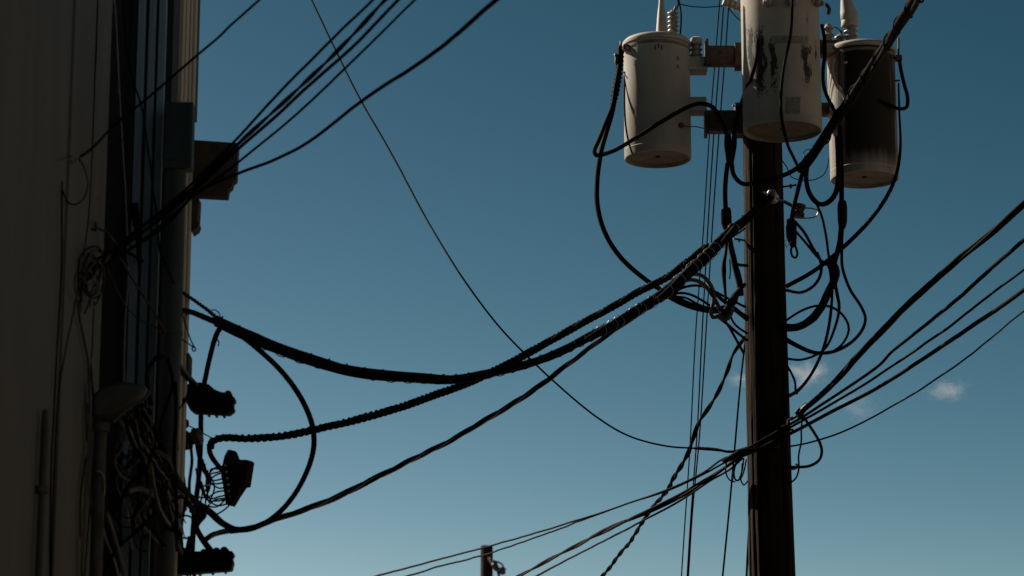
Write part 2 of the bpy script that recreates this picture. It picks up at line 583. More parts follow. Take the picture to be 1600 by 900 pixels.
# vertical pipe with box
b = empty('riser_pipe', (-1.72, 13.27, 0), 'thick dark green-grey riser pipe capped by a square box', 'pipe')
c = P(269, 450, 13.27)
MB().lathe([(0.054, 0), (0.054, P(269, 255, 13.27)[2])], (c[0], 13.27, 0), 28).build('pipe', M['pipe'], b)
lo, hi = P(253, 262, 13.2), P(302, 159, 13.2)
jb = MB().box((lo[0], 13.2, lo[2]), (hi[0], 13.30, hi[2])).build('junction_box', M['pipe'], b, bevel=0.006)
MB().box((lo[0] + .012, 13.192, lo[2] + .04), (hi[0] - .012, 13.2, hi[2] - .012)).build('box_lid', M['pipe'], jb, bevel=0.003)
for yy in (520, 700):
    z = P(269, yy, 13.2)[2]
    MB().lathe([(0.054, 0), (0.060, 0.003), (0.060, 0.027), (0.054, 0.03)], (c[0], 13.27, z), 28).build('pipe_strap', M['pipe'], b)

# thin conduit on the grey wall
b = empty('wall_conduit', PX(60, 900, XA), 'slim grey conduit with a collar fixed on rendered wall', 'conduit')
pt = PX(61, 640, XA)
x, y = XA + 0.028, pt[1]
MB().lathe([(0.018, 0), (0.018, pt[2] - 0.08), (0.015, pt[2] - .01), (0.010, pt[2])], (x, y, 0), 16).build('tube', M['headgrey'], b)
MB().lathe([(0.018, 0), (0.030, 0.004), (0.030, 0.034), (0.018, 0.038)], (x, y, PX(60, 776, XA)[2]), 16).build('collar', M['headgrey'], b)

# weatherhead on its mast
b = empty('service_weatherhead', P(156, 900, 12.4), 'rounded grey service weatherhead on a mast by rendered wall', 'weatherhead')
c = P(158, 660, 12.40)
ms = MB().lathe([(0.030, 0), (0.030, c[2] + .02)], (c[0], 12.40, 0), 20).build('mast', M['headgrey'], b)
MB().lathe([(0.03, 0), (0.042, .003), (0.042, .045), (0.03, .05)], (c[0], 12.40, P(158, 676, 12.40)[2]), 20).build('mast_collar', M['headgrey'], ms)
hood = [(145, 658), (145, 628), (150, 617), (160, 609), (175, 603), (192, 600), (212, 601), (228, 604), (233, 611), (228, 620), (208, 633), (190, 646), (178, 657), (165, 660)]
mb = MB()
n = len(hood)
cx, cy = 180, 632
layers = [(-0.085, 0.78), (-0.06, 0.95), (0.0, 1.0), (0.06, 0.95), (0.085, 0.78)]
vs, fs = [], []
for dy, s in layers:
    for (hx, hy) in hood:
        vs.append(P(cx + (hx - cx) * s, cy + (hy - cy) * s, 12.40) + [0, dy, 0])
for l in range(4):
    for i in range(n):
        j = (i + 1) % n
        fs.append((l * n + i, l * n + j, (l + 1) * n + j, (l + 1) * n + i))
fs += [tuple(range(n - 1, -1, -1)), tuple(4 * n + i for i in range(n))]
mb.add(vs, fs, True)
hd = mb.build('hood', M['headgrey'], b)
lip = trace('233,611 228,621 208,634 190,647 178,659', [12.32])
MB().tube(spline(lip, .02), 0.008, 8).build('hood_lip', M['headgrey'], hd)

# ------------------------------------------------------------------ utility pole
PXX, PYY = 1.941, 20.0


def pole_r(z):
    return np.interp(z, [0, 4.1, 7.5, 10.5], [0.195, 0.1715, 0.150, 0.132])


pole = empty('utility_pole', (PXX, PYY, 0), 'dark weathered wooden utility pole carrying the transformers and cable bundles', 'utility pole')
mb = MB()
zs = np.concatenate([np.linspace(0, 3.6, 10, endpoint=False), np.linspace(3.6, 8.9, 130), np.linspace(9.0, 10.6, 8)])
NS = 120
vs, fs = [], []
for z in zs:
    for k in range(NS):
        a = 2 * math.pi * k / NS
        r = pole_r(z)
        g1 = noise.noise(Vector((math.cos(a) * 9, math.sin(a) * 9, z * 0.35)))
        g2 = noise.noise(Vector((math.cos(a) * 26, math.sin(a) * 26, z * 0.8 + 5)))
        big = noise.noise(Vector((math.cos(a) * 1.2, math.sin(a) * 1.2, z * 0.9 + 9)))
        crack = -0.012 * max(0.0, g1 - 0.22) * 4
        r = r + 0.0036 * g2 + 0.004 * big + crack
        vs.append((PXX + r * math.cos(a) + 0.006 * math.sin(z * .8), PYY + r * math.sin(a), z))
for i in range(len(zs) - 1):
    for k in range(NS):
        k2 = (k + 1) % NS
        fs.append((i * NS + k, i * NS + k2, (i + 1) * NS + k2, (i + 1) * NS + k))
fs.append(tuple((len(zs) - 1) * NS + k for k in range(NS)))
fs.append(tuple(range(NS - 1, -1, -1)))
mb.add(vs, fs, True)
mb.build('shaft', M['wood'], pole, auto=False)


def rod(a, bb, r, name, m, parent, sides=10):
    return MB().tube(spline([a, bb], 0.05), r, sides).build(name, m, parent)


# transformer mounting channels of the pole (brown steel)
def channel(x0, x1, y0, y1, d, th, name='mounting_arm', m='rust'):
    lo, hi = P(x0, y1, d), P(x1, y0, d)
    mb = MB()
    mb.box((lo[0], d, lo[2]), (hi[0], d + .012, hi[2]))
    mb.box((lo[0], d + .012, hi[2] - .012), (hi[0], d + th, hi[2]))
    mb.box((lo[0], d + .012, lo[2]), (hi[0], d + th, lo[2] + .012))
    return mb.build(name, M[m], pole, bevel=0.002)


channel(1106, 1172, 71, 98, 19.90, .12)
channel(1104, 1172, 172, 203, 19.90, .12)
channel(1215, 1306, 160, 176, 19.92, .12)
channel(1215, 1310, 62, 84, 19.92, .12)
# flanges
for (x0, x1, y0, y1) in [(1103, 1107, 60, 100), (1149, 1160, 66, 102), (1102, 1106, 172, 208), (1150, 1163, 160, 208)]:
    lo, hi = P(x0, y1, 19.88), P(x1, y0, 19.88)
    MB().box((lo[0], 19.88, lo[2]), (hi[0], 20.03, hi[2])).build('flange', M['rust'], pole, bevel=.003)
for (x, y, l) in [(1150, 375, 26), (1240, 291, 16), (1148, 167, 14), (1235, 673, 14)]:
    s = 1 if x > 1195 else -1
    a = P(x, y, 19.95)
    bq = a + np.array([-s * 0.10, 0.03, 0])
    tip = a + np.array([s * 0.02, -0.02, 0.005])
    bo = rod(bq, tip, 0.008, 'bolt', M['darkmetal'], pole)
    MB().lathe([(0.018, 0), (0.018, .016)], a - np.array([s * .03, 0, 0]), 6, axis=(s, 0, 0)).build('bolt_nut', M['darkmetal'], bo)
# dead-end shackle on the pole face
ring = [P(1206 + 6 * math.cos(t), 305 + 8 * math.sin(t), 19.80) for t in np.linspace(0, 2 * math.pi, 18)]
MB().tube(np.array(ring), 0.010, 8).build('shackle', M['steel'], pole)
MB().lathe([(0.0, 0), (0.045, 0), (0.05, .01), (0.03, .03), (0.032, .05), (0.0, .055)], P(1207, 310, 19.87), 14, axis=(0, -1, 0.1)).build('eye_plate', M['steel'], pole)
rod(P(1192, 300, 19.80), P(1222, 314, 19.80), 0.008, 'shackle_pin', M['steel'], pole)
# bright hook and clamp at the lower attachment
MB().tube(spline(trace('1220,666 1229,662 1230,655 1239,652', [19.80]), .01), .006, 8).build('brass_hook', M['brass'], pole)
# secondary bracket on the far side of the shaft
rod(P(1225, 315, 19.9), P(1255, 330, 19.95), 0.014, 'spool_arm', M['darkmetal'], pole)
MB().lathe([(0.015, -.05), (0.045, -.045), (0.045, -.02), (0.025, -.01), (0.025, .01), (0.045, .02), (0.045, .045), (0.015, .05)],
           P(1249, 329, 19.95), 16, axis=(0.2, .1, 1)).build('spool_insulator', M['rust'], pole)
MB().tube(spline(trace('1238,340 1256,341 1270,340 1277,336 1278,329 1270,326 1256,325', [19.93]), .01), .006, 8).build('spool_tie', M['steel'], pole)
# insulator at the top behind the big tank
c = P(1146, 8, 19.85)
MB().tube(spline([P(1130, 2, 19.85), P(1172, 16, 19.9)], .02), [0.03 + 0.012 * (i % 2) for i in range(len(spline([P(1130, 2, 19.85), P(1172, 16, 19.9)], .02)))], 14).build('dead_end_insulator', M['porcelain'], pole)
rod(P(1164, 10, 19.9), P(1178, 10, 19.95), .02, 'insulator_pin', M['darkmetal'], pole)

# ------------------------------------------------------------------ transformers
def sheds(c, r0, r1, h, n, sides=20):
    prof = [(r0 * .9, 0)]
    for i in range(n):
        z = h * i / n
        prof += [(r0, z + h / n * .15), (r1, z + h / n * .45), (r1 * .96, z + h / n * .6), (r0, z + h / n * .75)]
    prof += [(r0 * .8, h), (r0 * .5, h * 1.06)]
    return MB().lathe(prof, c, sides)


tanks = {}


def transformer(label, px, y_bottom, y_top, half, d, mname):
    c = P(px, y_bottom, d)
    z0 = c[2]
    z1 = P(px, y_top, d)[2]
    R = half * scale_at((y_bottom + y_top) / 2, d)
    H = z1 - z0
    root = empty('pole_transformer', c, label, 'transformer', 'pole-mounted transformers')
    root.location = Vector((c[0], d, z0))
    cc = (c[0], d, z0)
    t = MB().lathe([(R * .90, .028), (R * .93, .026), (R * .955, 0.0), (R * .985, 0.0), (R, .010), (R, H - .03)], cc, 72).build('tank', M[mname], root)
    # object origin of the tank at its bottom centre so that the dark marks sit in tank coordinates
    off = Vector((c[0], d, z0)) - t.location
    t.data.transform(Matrix.Translation(-off)); t.location += off
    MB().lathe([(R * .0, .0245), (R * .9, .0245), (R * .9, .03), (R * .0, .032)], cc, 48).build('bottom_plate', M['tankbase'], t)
    MB().lathe([(.0, .012), (.018, .012), (.020, .03)], cc, 12).build('drain_plug', M['rust'], t)
    MB().lathe([(R * 1.0, H - .035), (R * 1.035, H - .032), (R * 1.04, H - .012), (R * 1.03, H - .002), (R * .97, H + .016),
                (R * .7, H + .04), (R * .3, H + .055), (0, H + .058)], cc, 72).build('lid', M['tank'], root)
    MB().lathe([(R * .998, .055), (R * 1.006, .058), (R * 1.006, .064), (R * .998, .067)], cc, 72).build('weld_seam', M[mname if mname == 'tank' else 'tank'], t)
    MB().lathe([(R * 1.0, H - .075), (R * 1.018, H - .072), (R * 1.018, H - .052), (R * 1.0, H - .049)], cc, 72).build('lid_band', M['tankbase'], t)
    tanks[root.name] = t
    return root, np.array([c[0], d, z0]), R, H


# --- the clean tank over the street side nearest the buildings
T1, c1, R1, H1 = transformer('clean cream transformer tank hung on rusty arms, nearest the buildings', 1028, 249, 68, 52, 20.0, 'tank')
# bushings
q = P(1052, 52, 19.95)
bs = sheds(q, .030, .046, P(1052, 18, 19.95)[2] - q[2], 5).build('bushing', M['porcelain'], T1)
rod(P(1053, 18, 19.95), P(1056, 10, 19.95), .009, 'bushing_stud', M['darkmetal'], bs)
q = P(1034, 53, 19.85)
h = P(1034, -70, 19.85)[2] - q[2]
MB().lathe([(.045, 0), (.044, .02), (.034, h * .22), (.020, h * .40), (.016, h * .6), (.012, h)], q, 24).build('bushing_cover', M['cover'], T1)
q = P(1088, 90, 19.96)
bs = sheds(q, .034, .050, P(1088, 66, 19.96)[2] - q[2], 3).build('bushing', M['porcelain'], T1)
q = P(1088, 69, 19.96)
MB().lathe([(.038, 0), (.046, .01), (.046, .045), (.03, .055), (0, .057)], q, 20).build('bushing_cap', M['cover'], bs)
# hanger brackets (cream) to the pole arms
for (x0, x1, y0, y1) in [(1074, 1105, 88, 107), (1074, 1104, 151, 171)]:
    lo, hi = P(x0, y1, 19.93), P(x1, y0, 19.93)
    mb = MB().box((lo[0], 19.93, lo[2]), (hi[0], 20.05, hi[2]))
    mb.box((lo[0] + .01, 19.90, lo[2] - .016), (hi[0], 20.06, lo[2] - .001))
    mb.build('hanger_bracket', M['tank'], T1, bevel=.003)
rod(P(1100, 101, 19.92), P(1112, 101, 19.92), .010, 'bracket_bolt', M['darkmetal'], T1)


def surf(T, c, R, px, py, proud=0.0):
    """point on a tank's side that shows at a picture position"""
    d = c[1] - R
    for _ in range(12):
        p = P(px, py, d)
        dx = np.clip((p[0] - c[0]) / (R + proud), -1, 1)
        d = c[1] - (R + proud) * math.sqrt(max(0, 1 - dx * dx))
    return P(px, py, d)


def knob(T, c, R, px, py, r, h, m, name):
    p = surf(T, c, R, px, py)
    n = np.array([p[0] - c[0], p[1] - c[1], 0]); n /= np.linalg.norm(n)
    return MB().lathe([(r * .8, -.01), (r, 0), (r, h * .6), (r * .7, h), (0, h)], p, 12, axis=n).build(name, M[m], tanks[T.name])


knob(T1, c1, R1, 1060, 91, .016, .014, 'tank', 'plug')
knob(T1, c1, R1, 1060, 104, .016, .014, 'tank', 'plug')
knob(T1, c1, R1, 1063, 196, .022, .03, 'rust', 'ground_lug')
# lifting lug and low-voltage terminals on the building side
p = surf(T1, c1, R1, 979, 76)
MB().box(p + [-.03, -.05, -.02], p + [.02, .03, .02]).build('terminal_lug', M['darkmetal'], T1, bevel=.005)
MB().lathe([(.02, 0), (.024, .01), (.024, .03), (.014, .04)], surf(T1, c1, R1, 981, 77), 12, axis=(-.5, -.8, 0)).build('terminal_bushing', M['porcelain'], T1)
p = surf(T1, c1, R1, 975, 114)
rod(p + [0.02, 0, 0], p + [-.05, -.03, 0], .006, 'lug_stud', M['steel'], T1)
rod(p + [0, -.03, 0], p + [.015, -.03, -.05], .006, 'lug_stud', M['darkmetal'], T1)
for dx, dy in ((0, 0), (-5, 2), (5, 2)):                 # faded stencil mark near the lid
    p = surf(T1, c1, R1, 1029 + dx, 72 + dy, .001)
    MB().box(p + [-.005, -.001, -.016], p + [.005, .003, .018]).build('stencil_stroke', M['darkmetal'], tanks[T1.name])

# --- the peeled tank on the street face of the pole
T2, c2, R2, H2 = transformer('large cream transformer tank with peeling dark streaks, on the face of the pole', 1223, 206, -45, 61, 19.52, 'tank_peeled')
for px in (1201, 1237, 1273):
    p = surf(T2, c2, R2, px, 2)
    n = np.array([p[0] - c2[0], p[1] - c2[1], -.15]); n /= np.linalg.norm(n)
    MB().lathe([(.045, -.02), (.05, .0), (.05, .012), (.036, .02), (.034, .05), (.03, .055), (.018, .06), (.016, .09)], p, 18, axis=n).build('bushing', M['porcelain'], T2)
# nameplate
mb = MB()
g0 = [surf(T2, c2, R2, x, 151, .002) for x in np.linspace(1228, 1251, 6)]
g1 = [surf(T2, c2, R2, x, 178, .002) for x in np.linspace(1227, 1250, 6)]
vs = g0 + g1
mb.add(vs, [(i, i + 1, i + 7, i + 6) for i in range(5)])
mb.build('name_plate', M['paper'], tanks[T2.name])
mb = MB()
g0 = [surf(T2, c2, R2, x, 56, .002) for x in np.linspace(1207, 1262, 9)]
g1 = [surf(T2, c2, R2, x, 68, .002) for x in np.linspace(1207, 1262, 9)]
mb.add(g0 + g1, [(i, i + 1, i + 10, i + 9) for i in range(8)])
mb.build('faded_band', M['paper'], tanks[T2.name])
for (x0, x1, y0, y1) in [(1190, 1240, 60, 84), (1190, 1240, 150, 172)]:
    lo, hi = P(x0, y1, 19.75), P(x1, y0, 19.75)
    MB().box((lo[0], 19.74, lo[2]), (hi[0], 19.92, hi[2])).build('hanger_bracket', M['rust'], T2, bevel=.003)

# --- the dark-faced tank
T3, c3, R3, H3 = transformer('dark-faced transformer tank with tall cone cap, on the side away from buildings', 1351, 281, 80, 53, 20.0, 'tank_dark')
q = P(1330, 70, 19.98)
sheds(q, .040, .058, P(1330, 38, 19.98)[2] - q[2], 4).build('bushing', M['porcelain'], T3)
q = P(1328, 42, 19.98)
h = P(1328, -30, 19.98)[2] - q[2]
mb = MB()
cp = q.copy()
prof = [(.066, 0), (.070, .01), (.066, .05), (.070, .055), (.068, .11), (.03, h * .75), (.02, h)]
vs = []
for r, z in prof:
    for k in range(24):
        a = 2 * math.pi * k / 24
        lean = -max(0, z - .08) * 0.16
        vs.append(cp + [r * math.cos(a) + lean, r * math.sin(a), z])
fs = [(i * 24 + k, i * 24 + (k + 1) % 24, (i + 1) * 24 + (k + 1) % 24, (i + 1) * 24 + k) for i in range(len(prof) - 1) for k in range(24)]
fs += [tuple(range(23, -1, -1)), tuple((len(prof) - 1) * 24 + k for k in range(24))]
mb.add(vs, fs, True)
mb.build('bushing_cover', M['cover'], T3)
q = P(1313, 72, 20.05)
bs = sheds(q, .030, .046, .09, 2).build('bushing', M['porcelain'], T3)
rod(P(1314, 58, 20.05), P(1314, 48, 20.05), .01, 'bushing_stud', M['darkmetal'], bs)
q = P(1295, 72, 20.02)
sheds(q, .03, .045, .17, 3).build('bushing', M['porcelain'], T3)
lo, hi = P(1290, 84, 19.9), P(1318, 70, 19.9)
MB().box((lo[0], 19.86, lo[2]), (hi[0], 20.0, hi[2])).build('hanger_bracket', M['tank'], T3, bevel=.003)
lo, hi = P(1296, 178, 19.9), P(1312, 160, 19.9)
MB().box((lo[0], 19.90, lo[2]), (hi[0], 20.0, hi[2])).build('hanger_bracket', M['tank'], T3, bevel=.003)
knob(T3, c3, R3, 1322, 98, .014, .02, 'steel', 'plug')
# handle / cable guard on the far side
hp = trace('1404,60 1404,88', [19.9])
MB().tube(spline(hp, .02), .008, 8).build('rod', M['darkmetal'], T3)
MB().box(P(1400, 94, 19.86), P(1400, 94, 19.86) + [.05, .05, .045]).build('terminal_lug', M['darkmetal'], T3, bevel=.005)
rod(P(1388, 90, 19.93), P(1404, 90, 19.9), .011, 'terminal_stud', M['darkmetal'], T3)
rod(P(1394, 126, 19.9), P(1406, 126, 19.9), .008, 'terminal_stud', M['darkmetal'], T3)
ear = trace('1303,92 1300,110 1306,130 1318,150 1322,160', [19.80])
MB().tube(spline(ear, .02), .012, 8).build('lifting_strap', M['tank'], T3)

# ------------------------------------------------------------------ cables
STEP = 0.022


def cable(name, label, s, depth, wpx, m='black', group=None, cat=None, wob=0.004, wf=2.2, taper=None, sides=8, parent=None, step=STEP):
    p3 = trace(s, depth)
    path = spline(p3, step)
    if wob:
        path = wobble(path, wob, wf, (hash(s) % 97) if False else sum(ord(ch) for ch in s) % 97)
    sc = np.interp(np.linspace(0, 1, len(path)), np.linspace(0, 1, len(p3)), p3[:, 1]) * 1.03 / FPX
    ww = np.interp(np.linspace(0, 1, len(path)), np.linspace(0, 1, len(np.atleast_1d(wpx))), np.atleast_1d(wpx))
    rad = ww * 0.5 * sc
    o = MB().tube(path, rad, sides).build(name, M[m], parent, auto=False)
    if parent is None:
        tag(o, label, cat or 'cable', group)
    return o


root_paths = {}


def twisted(name, label, s, depth, wpx, n=2, pitch=0.35, m='black', mats=None, group=None, lash=None, wob=0.004, cat='cable'):
    """several strands twisted or lashed together, one object"""
    p3 = trace(s, depth)
    path = wobble(spline(p3, STEP), wob, 2.0, sum(ord(ch) for ch in s) % 97)
    dmean = p3[:, 1].mean() * 1.03 / FPX
    root = empty(name, p3[0], label, cat, group)
    W = np.interp(np.linspace(0, 1, len(path)), np.linspace(0, 1, len(np.atleast_1d(wpx))), np.atleast_1d(wpx)) * dmean
    for k in range(n):
        rs = W * (0.27 if n == 2 else 0.25)
        L = np.concatenate([[0], np.cumsum(np.linalg.norm(np.diff(path, axis=0), axis=1))])
        rfun = lambda l, L=L, W=W: float(np.interp(l, L, W)) * (0.23 if n == 2 else 0.26)
        st = offset_strand(path, rfun, 1.0 / pitch, 2 * math.pi * k / n)
        mm = (mats[k % len(mats)] if mats else m)
        MB().tube(st, rs, 8).build('strand', M[mm], root, auto=False)
    if lash:
        lp, lw, lm = lash[:3]
        lr = lash[3] if len(lash) > 3 else 0.49
        fine = spline(path[::2], min(0.012, lp / 12))
        Lf = np.linspace(0, 1, len(fine))
        Wf = np.interp(Lf, np.linspace(0, 1, len(W)), W)
        L = np.concatenate([[0], np.cumsum(np.linalg.norm(np.diff(fine, axis=0), axis=1))])
        rfun = lambda l, L=L, Wf=Wf, lr=lr: float(np.interp(l, L, Wf)) * (lr + 0.06 * noise.noise(Vector((l * 3, 2, 8))))
        hel = offset_strand(fine, rfun, 1.0 / lp, 0.3)
        MB().tube(hel, lw * dmean * .5, 5).build('lashing_wire', M[lm], root, auto=False)
    root_paths[name] = (path, W)
    return root


# ---- wires from the wall up over the street
DT = (12.45, 12.55, 11.2)
cable('service_wire', 'single thin wire tied to the rendered wall, crossing above the others', '110,248 123,246 145,230 180,195 240,145 310,85 345,55 360,40 405,0 425,-18', (11.85, 12.25, 12.0, 11.2), 4.2, wob=.003)
cable('service_wire', 'thin black wire skimming the top corner of timber box', '150,416 200,372 240,340 300,288 365,222 420,162 500,80 582,0 600,-18', DT, 4.5)
twisted('service_wire', 'pair of twisted black wires rising past timber box corner', '158,408 205,368 245,338 300,294 372,226 430,172 500,107 560,46 602,0 620,-18', DT, 7.5, 2, .6)
cable('service_wire', 'stout black wire lowest of those touching the timber box top corner', '160,412 205,376 250,342 304,298 376,229 430,182 500,118 560,65 622,0 640,-18', DT, 5.5)
cable('service_wire', 'black wire crossing the right edge of timber box midway', '162,414 210,384 260,345 300,308 372,253 450,190 540,106 648,0 668,-20', DT, 4.0)
cable('service_wire', 'thick sagging black cable leaving timber box low edge', '165,412 215,382 262,350 306,302 372,272 430,250 490,216 545,172 590,140 640,108 700,65 775,0 800,-20', (12.45, 12.6, 12.0, 10.8), (5, 5, 6.5, 8.5), wob=.006)
# ---- thin span to the pole
cable('span_wire', 'single thin wire sweeping down to the pole across open sky', '478,-20 487,0 520,70 560,150 610,237 660,330 720,430 780,510 830,562 870,600 930,650 980,680 1040,697 1090,701 1140,705 1175,703', (22.5, 20.4, 19.8), 3.0, wob=.003)
cable('wire_splice', 'taped splice on thin span wire close to the pole', '1086,700 1100,701 1116,702 1124,703 1140,706 1168,700', (19.98, 19.8), (5, 5.5, 4, 4, 5), 'tape')

# ---- main bundles
twisted('lashed_cable_bundle', 'thick black cable bundle lashed with thin wire, sagging deepest toward buildings',
        '340,501 380,521 430,544 480,561 540,577 600,587 660,591 720,591 770,583 830,566 880,548 930,522 980,495 1030,464 1070,430 1110,395 1150,355 1172,336 1205,308',
        (14.6, 16.0, 18.2, 19.75), (17, 18, 17, 15, 14, 15, 18, 21, 21, 15), 3, 3.0, mats=['black', 'black', 'tape'], lash=(.16, 1.4, 'black'))
bpath, bW = root_paths['lashed_cable_bundle']
btan = np.gradient(bpath, axis=0)
btan /= np.linalg.norm(btan, axis=1)[:, None]
rel = bpath - CAM
bpx = 800 + FPX * rel[:, 0] / (rel[:, 1] * CT + rel[:, 2] * ST)
for x in (1147, 1117, 1108, 1100, 1088, 1080, 1061, 1042, 1020, 1000, 990, 967, 957, 940):
    i = int(np.argmin(abs(bpx - x)))
    tdir, a, r = btan[i], bpath[i], bW[i] * .53
    e1 = np.cross(tdir, [0, 1, 0]); e1 /= np.linalg.norm(e1); e2 = np.cross(tdir, e1)
    ringp = [a + r * (math.cos(t) * e1 + math.sin(t) * e2) + tdir * .012 * math.sin(t) for t in np.linspace(0, 2 * math.pi, 17)]
    o = MB().tube(np.array(ringp), .0023, 6).build('cable_tie', M['steel'])
    tag(o, 'bare wire tie ringing the lashed bundle close to the pole', 'cable tie', 'wire ties on the lashed bundle')
twisted('spiral_wrapped_cable', 'black cable wound in a tight spiral wrap, ending at bent terminal plate',
        '329,700 330,692 338,686 352,684 400,685 450,680 500,669 560,655 620,638 680,617 720,603 760,585 800,566 850,538 900,510 950,483 1000,455 1040,434 1075,408 1105,384',
        (14.9, 16.2, 18.0, 19.5), (10, 11, 12, 12, 13, 13, 13, 13), 3, .9, lash=(.055, 3.0, 'tape', .44))
cable('drop_cable', 'kinked cable end dropping from spiral wrapped cable into terminal plate', '340,686 331,690 327,700 330,712 338,724 348,736', 14.88, (7, 8, 8, 7), 'tape')
twisted('twisted_drop_cable', 'shiny twisted service cable slung below the lashed bundle',
        '322,843 335,834 360,829 385,826 410,819 440,808 480,795 530,775 580,750 640,720 700,690 760,655 800,632 850,598 900,560 940,530 980,502 1015,478 1045,458 1068,446',
        (14.8, 16.2, 18.0, 19.4), (8, 9, 10, 9, 9, 10, 10, 9, 10, 10), 3, 1.1, mats=['gloss', 'black', 'gloss'])
cable('loop_cable', 'black cable in a wide hanging loop off the lashed bundle', '343,503 370,520 400,543 440,581 470,622 487,660 491,690 484,725 465,765 440,797 415,817 390,826 360,830', (14.65, 15.2, 14.8), 8.6)
cable('drop_cable', 'black cable dropping from bundle fork into the upper terminal block', '352,507 343,514 335,532 327,562 321,590 318,604', 14.7, (9, 8, 8))
cable('feeder_cable', 'black cable joining bundle fork to the beige building', '268,485 285,485 305,490 330,500 352,508 380,520', (13.7, 14.4, 14.7), (8, 9, 10, 10))
twisted('messenger_wire', 'slim twisted messenger wire running from the boards to bundle fork', '188,388 215,403 250,428 290,460 320,481 345,502', (13.1, 13.7, 14.6), (5, 6, 7), 3, .16)
cable('tie_wire', 'thin tie wire curled around messenger near bundle fork', '330,485 336,484 344,492 341,500 333,495 331,487', 14.5, 1.8)
cable('stub_wire', 'short stub of wire poking below bundle fork', '337,527 342,534 341,541', 14.62, 2.0)
cable('feeder_cable', 'thick black cable rising from lower terminal strip to twisted drop', '292,770 308,786 330,802 350,819 368,827 392,826 420,815', (14.2, 14.7, 14.9), (9, 11, 11, 10, 8))
cable('riser_cable', 'straight black cable linking upper and lower terminal blocks', '314,640 313,700 310,750 306,790 302,830 300,862', 14.45, (8, 8, 9))
cable('riser_cable', 'short thick black cable bent into lower terminal strip', '304,790 306,822 316,842 332,864', 14.4, (9, 9, 10))
cable('thin_wire', 'thin slack wire with an open loop end beside beige building', '250,395 262,422 276,455 288,500 297,528 303,541 306,546 303,549 300,545 302,540', (13.1, 13.5), 2.2)
cable('thin_wire', 'thin wire drooping from wall coil toward the loop end', '166,416 182,450 200,482 222,502 250,515 280,528 303,543', (12.8, 13.5), 2.2, 'brown')
cable('thin_wire', 'brown cable slanting across the blue boards', '178,384 200,424 220,455 240,487 258,520', (12.9, 13.15), 4, 'brown')
cable('thin_wire', 'thin wire tied from beige building to spiral wrapped cable', '285,660 300,668 315,676 326,682 338,687', (14.3, 14.8), 2.0)

# ---- terminal blocks
def block(name, label, cat, outline, d, th, caps, ribs):
    root = empty(name, P(*outline[0], d), label, cat)
    MB().prism([P(x, y, d) for x, y in outline], [P(x, y, d) + [0, th, 0] for x, y in outline]).build('body', M['plastic'], root, bevel=.006)
    for (x, y, r) in caps:
        c = P(x, y, d - .012)
        MB().lathe([(r * .8, 0), (r, .008), (r, th * .8), (r * .8, th * .85)], c, 14, axis=(0, 1, 0)).build('port_cap', M['plastic'], root)
    for (x, y) in ribs:
        c = P(x, y, d)
        MB().box(c + [-.006, -.004, -.01], c + [.006, th + .004, .01]).build('rib', M['plastic'], root, bevel=.002)
    return root


o1 = [(287, 603), (296, 598), (312, 597), (326, 600), (335, 608), (345, 612), (352, 613), (362, 614), (364, 630), (363, 640), (358, 646), (330, 644), (302, 643), (295, 637), (288, 622)]
block('terminal_block', 'black ribbed terminal block hanging by cables off beige building corner', 'terminal block', o1, 14.35, .10,
      [(286, 604, .020), (356, 615, .020), (362, 624, .019), (360, 638, .02)], [(312, 643.5), (324, 644), (336, 645), (348, 645.5)])
o2 = [(234, 864), (262, 860), (300, 861), (330, 861), (352, 862), (361, 866), (364, 878), (361, 890), (300, 895), (234, 900)]
block('terminal_strip', 'long black terminal strip with round port caps at base of cable tangle', 'terminal block', o2, 14.05, .10,
      [(338, 861, .021), (350, 860, .022), (359, 866, .02), (318, 863, .02), (287, 861, .02), (262, 862, .02)],
      [(270, 896), (290, 895), (310, 894), (330, 892), (350, 890)])
o3 = [(345, 742), (347, 726), (350, 713), (355, 703), (359, 702), (362, 707), (366, 718), (385, 718), (388, 721), (382, 759), (376, 760), (366, 775), (357, 790), (352, 787), (349, 765)]
root = empty('terminal_plate', P(368, 790, 14.8), 'bent black terminal plate gathering many thin wires', 'terminal plate')
MB().prism([P(x, y, 14.82) for x, y in o3], [P(x, y, 14.82) + [.03, .06, 0] for x, y in o3]).build('plate', M['plastic'], root, bevel=.003)
MB().box(P(372, 724, 14.80), P(381, 722, 14.80) + [0, .02, 0]).build('slot_bar', M['headgrey'], root)
for k in range(6):
    c = P(352 + k * 1.5, 728 + k * 10, 14.81)
    MB().lathe([(.008, 0), (.008, .02), (.004, .024)], c, 8, axis=(0, -1, 0)).build('terminal_screw', M['steel'], root)
ends = [(352, 728), (350, 738), (352, 746), (352, 753), (355, 760), (356, 766), (357, 773), (357, 780), (356, 787), (364, 778), (350, 735), (346, 730)]
for k, (ex, ey) in enumerate(ends):
    sx = 305 + (k * 37 % 17)
    sy = 690 + k * 7
    mx, my = 322 + (k * 13 % 9), ey + 14 - (k * 5 % 22)
    cable('patch_wire', 'thin black wire fanning into the bent terminal plate', f'{sx},{sy} {sx+6},{(sy+my)/2+4} {mx},{my} {mx+14},{ey+3} {ex},{ey}', (14.45, 14.6, 14.8), 2.6, group='wires fanning into the terminal plate', wob=.002)
for k, s in enumerate(['325,735 322,755 324,772 330,783', '328,742 335,760 331,776 326,785', '330,750 326,768 317,778 308,775',
                       '372,768 362,785 350,797 340,803', '365,760 352,780 338,792 322,790', '315,720 312,745 316,770 312,790']):
    cable('patch_wire', 'thin black wire looped below the bent terminal plate', s, (14.6, 14.8), 2.6, group='wires looped below the terminal plate', wob=.002)
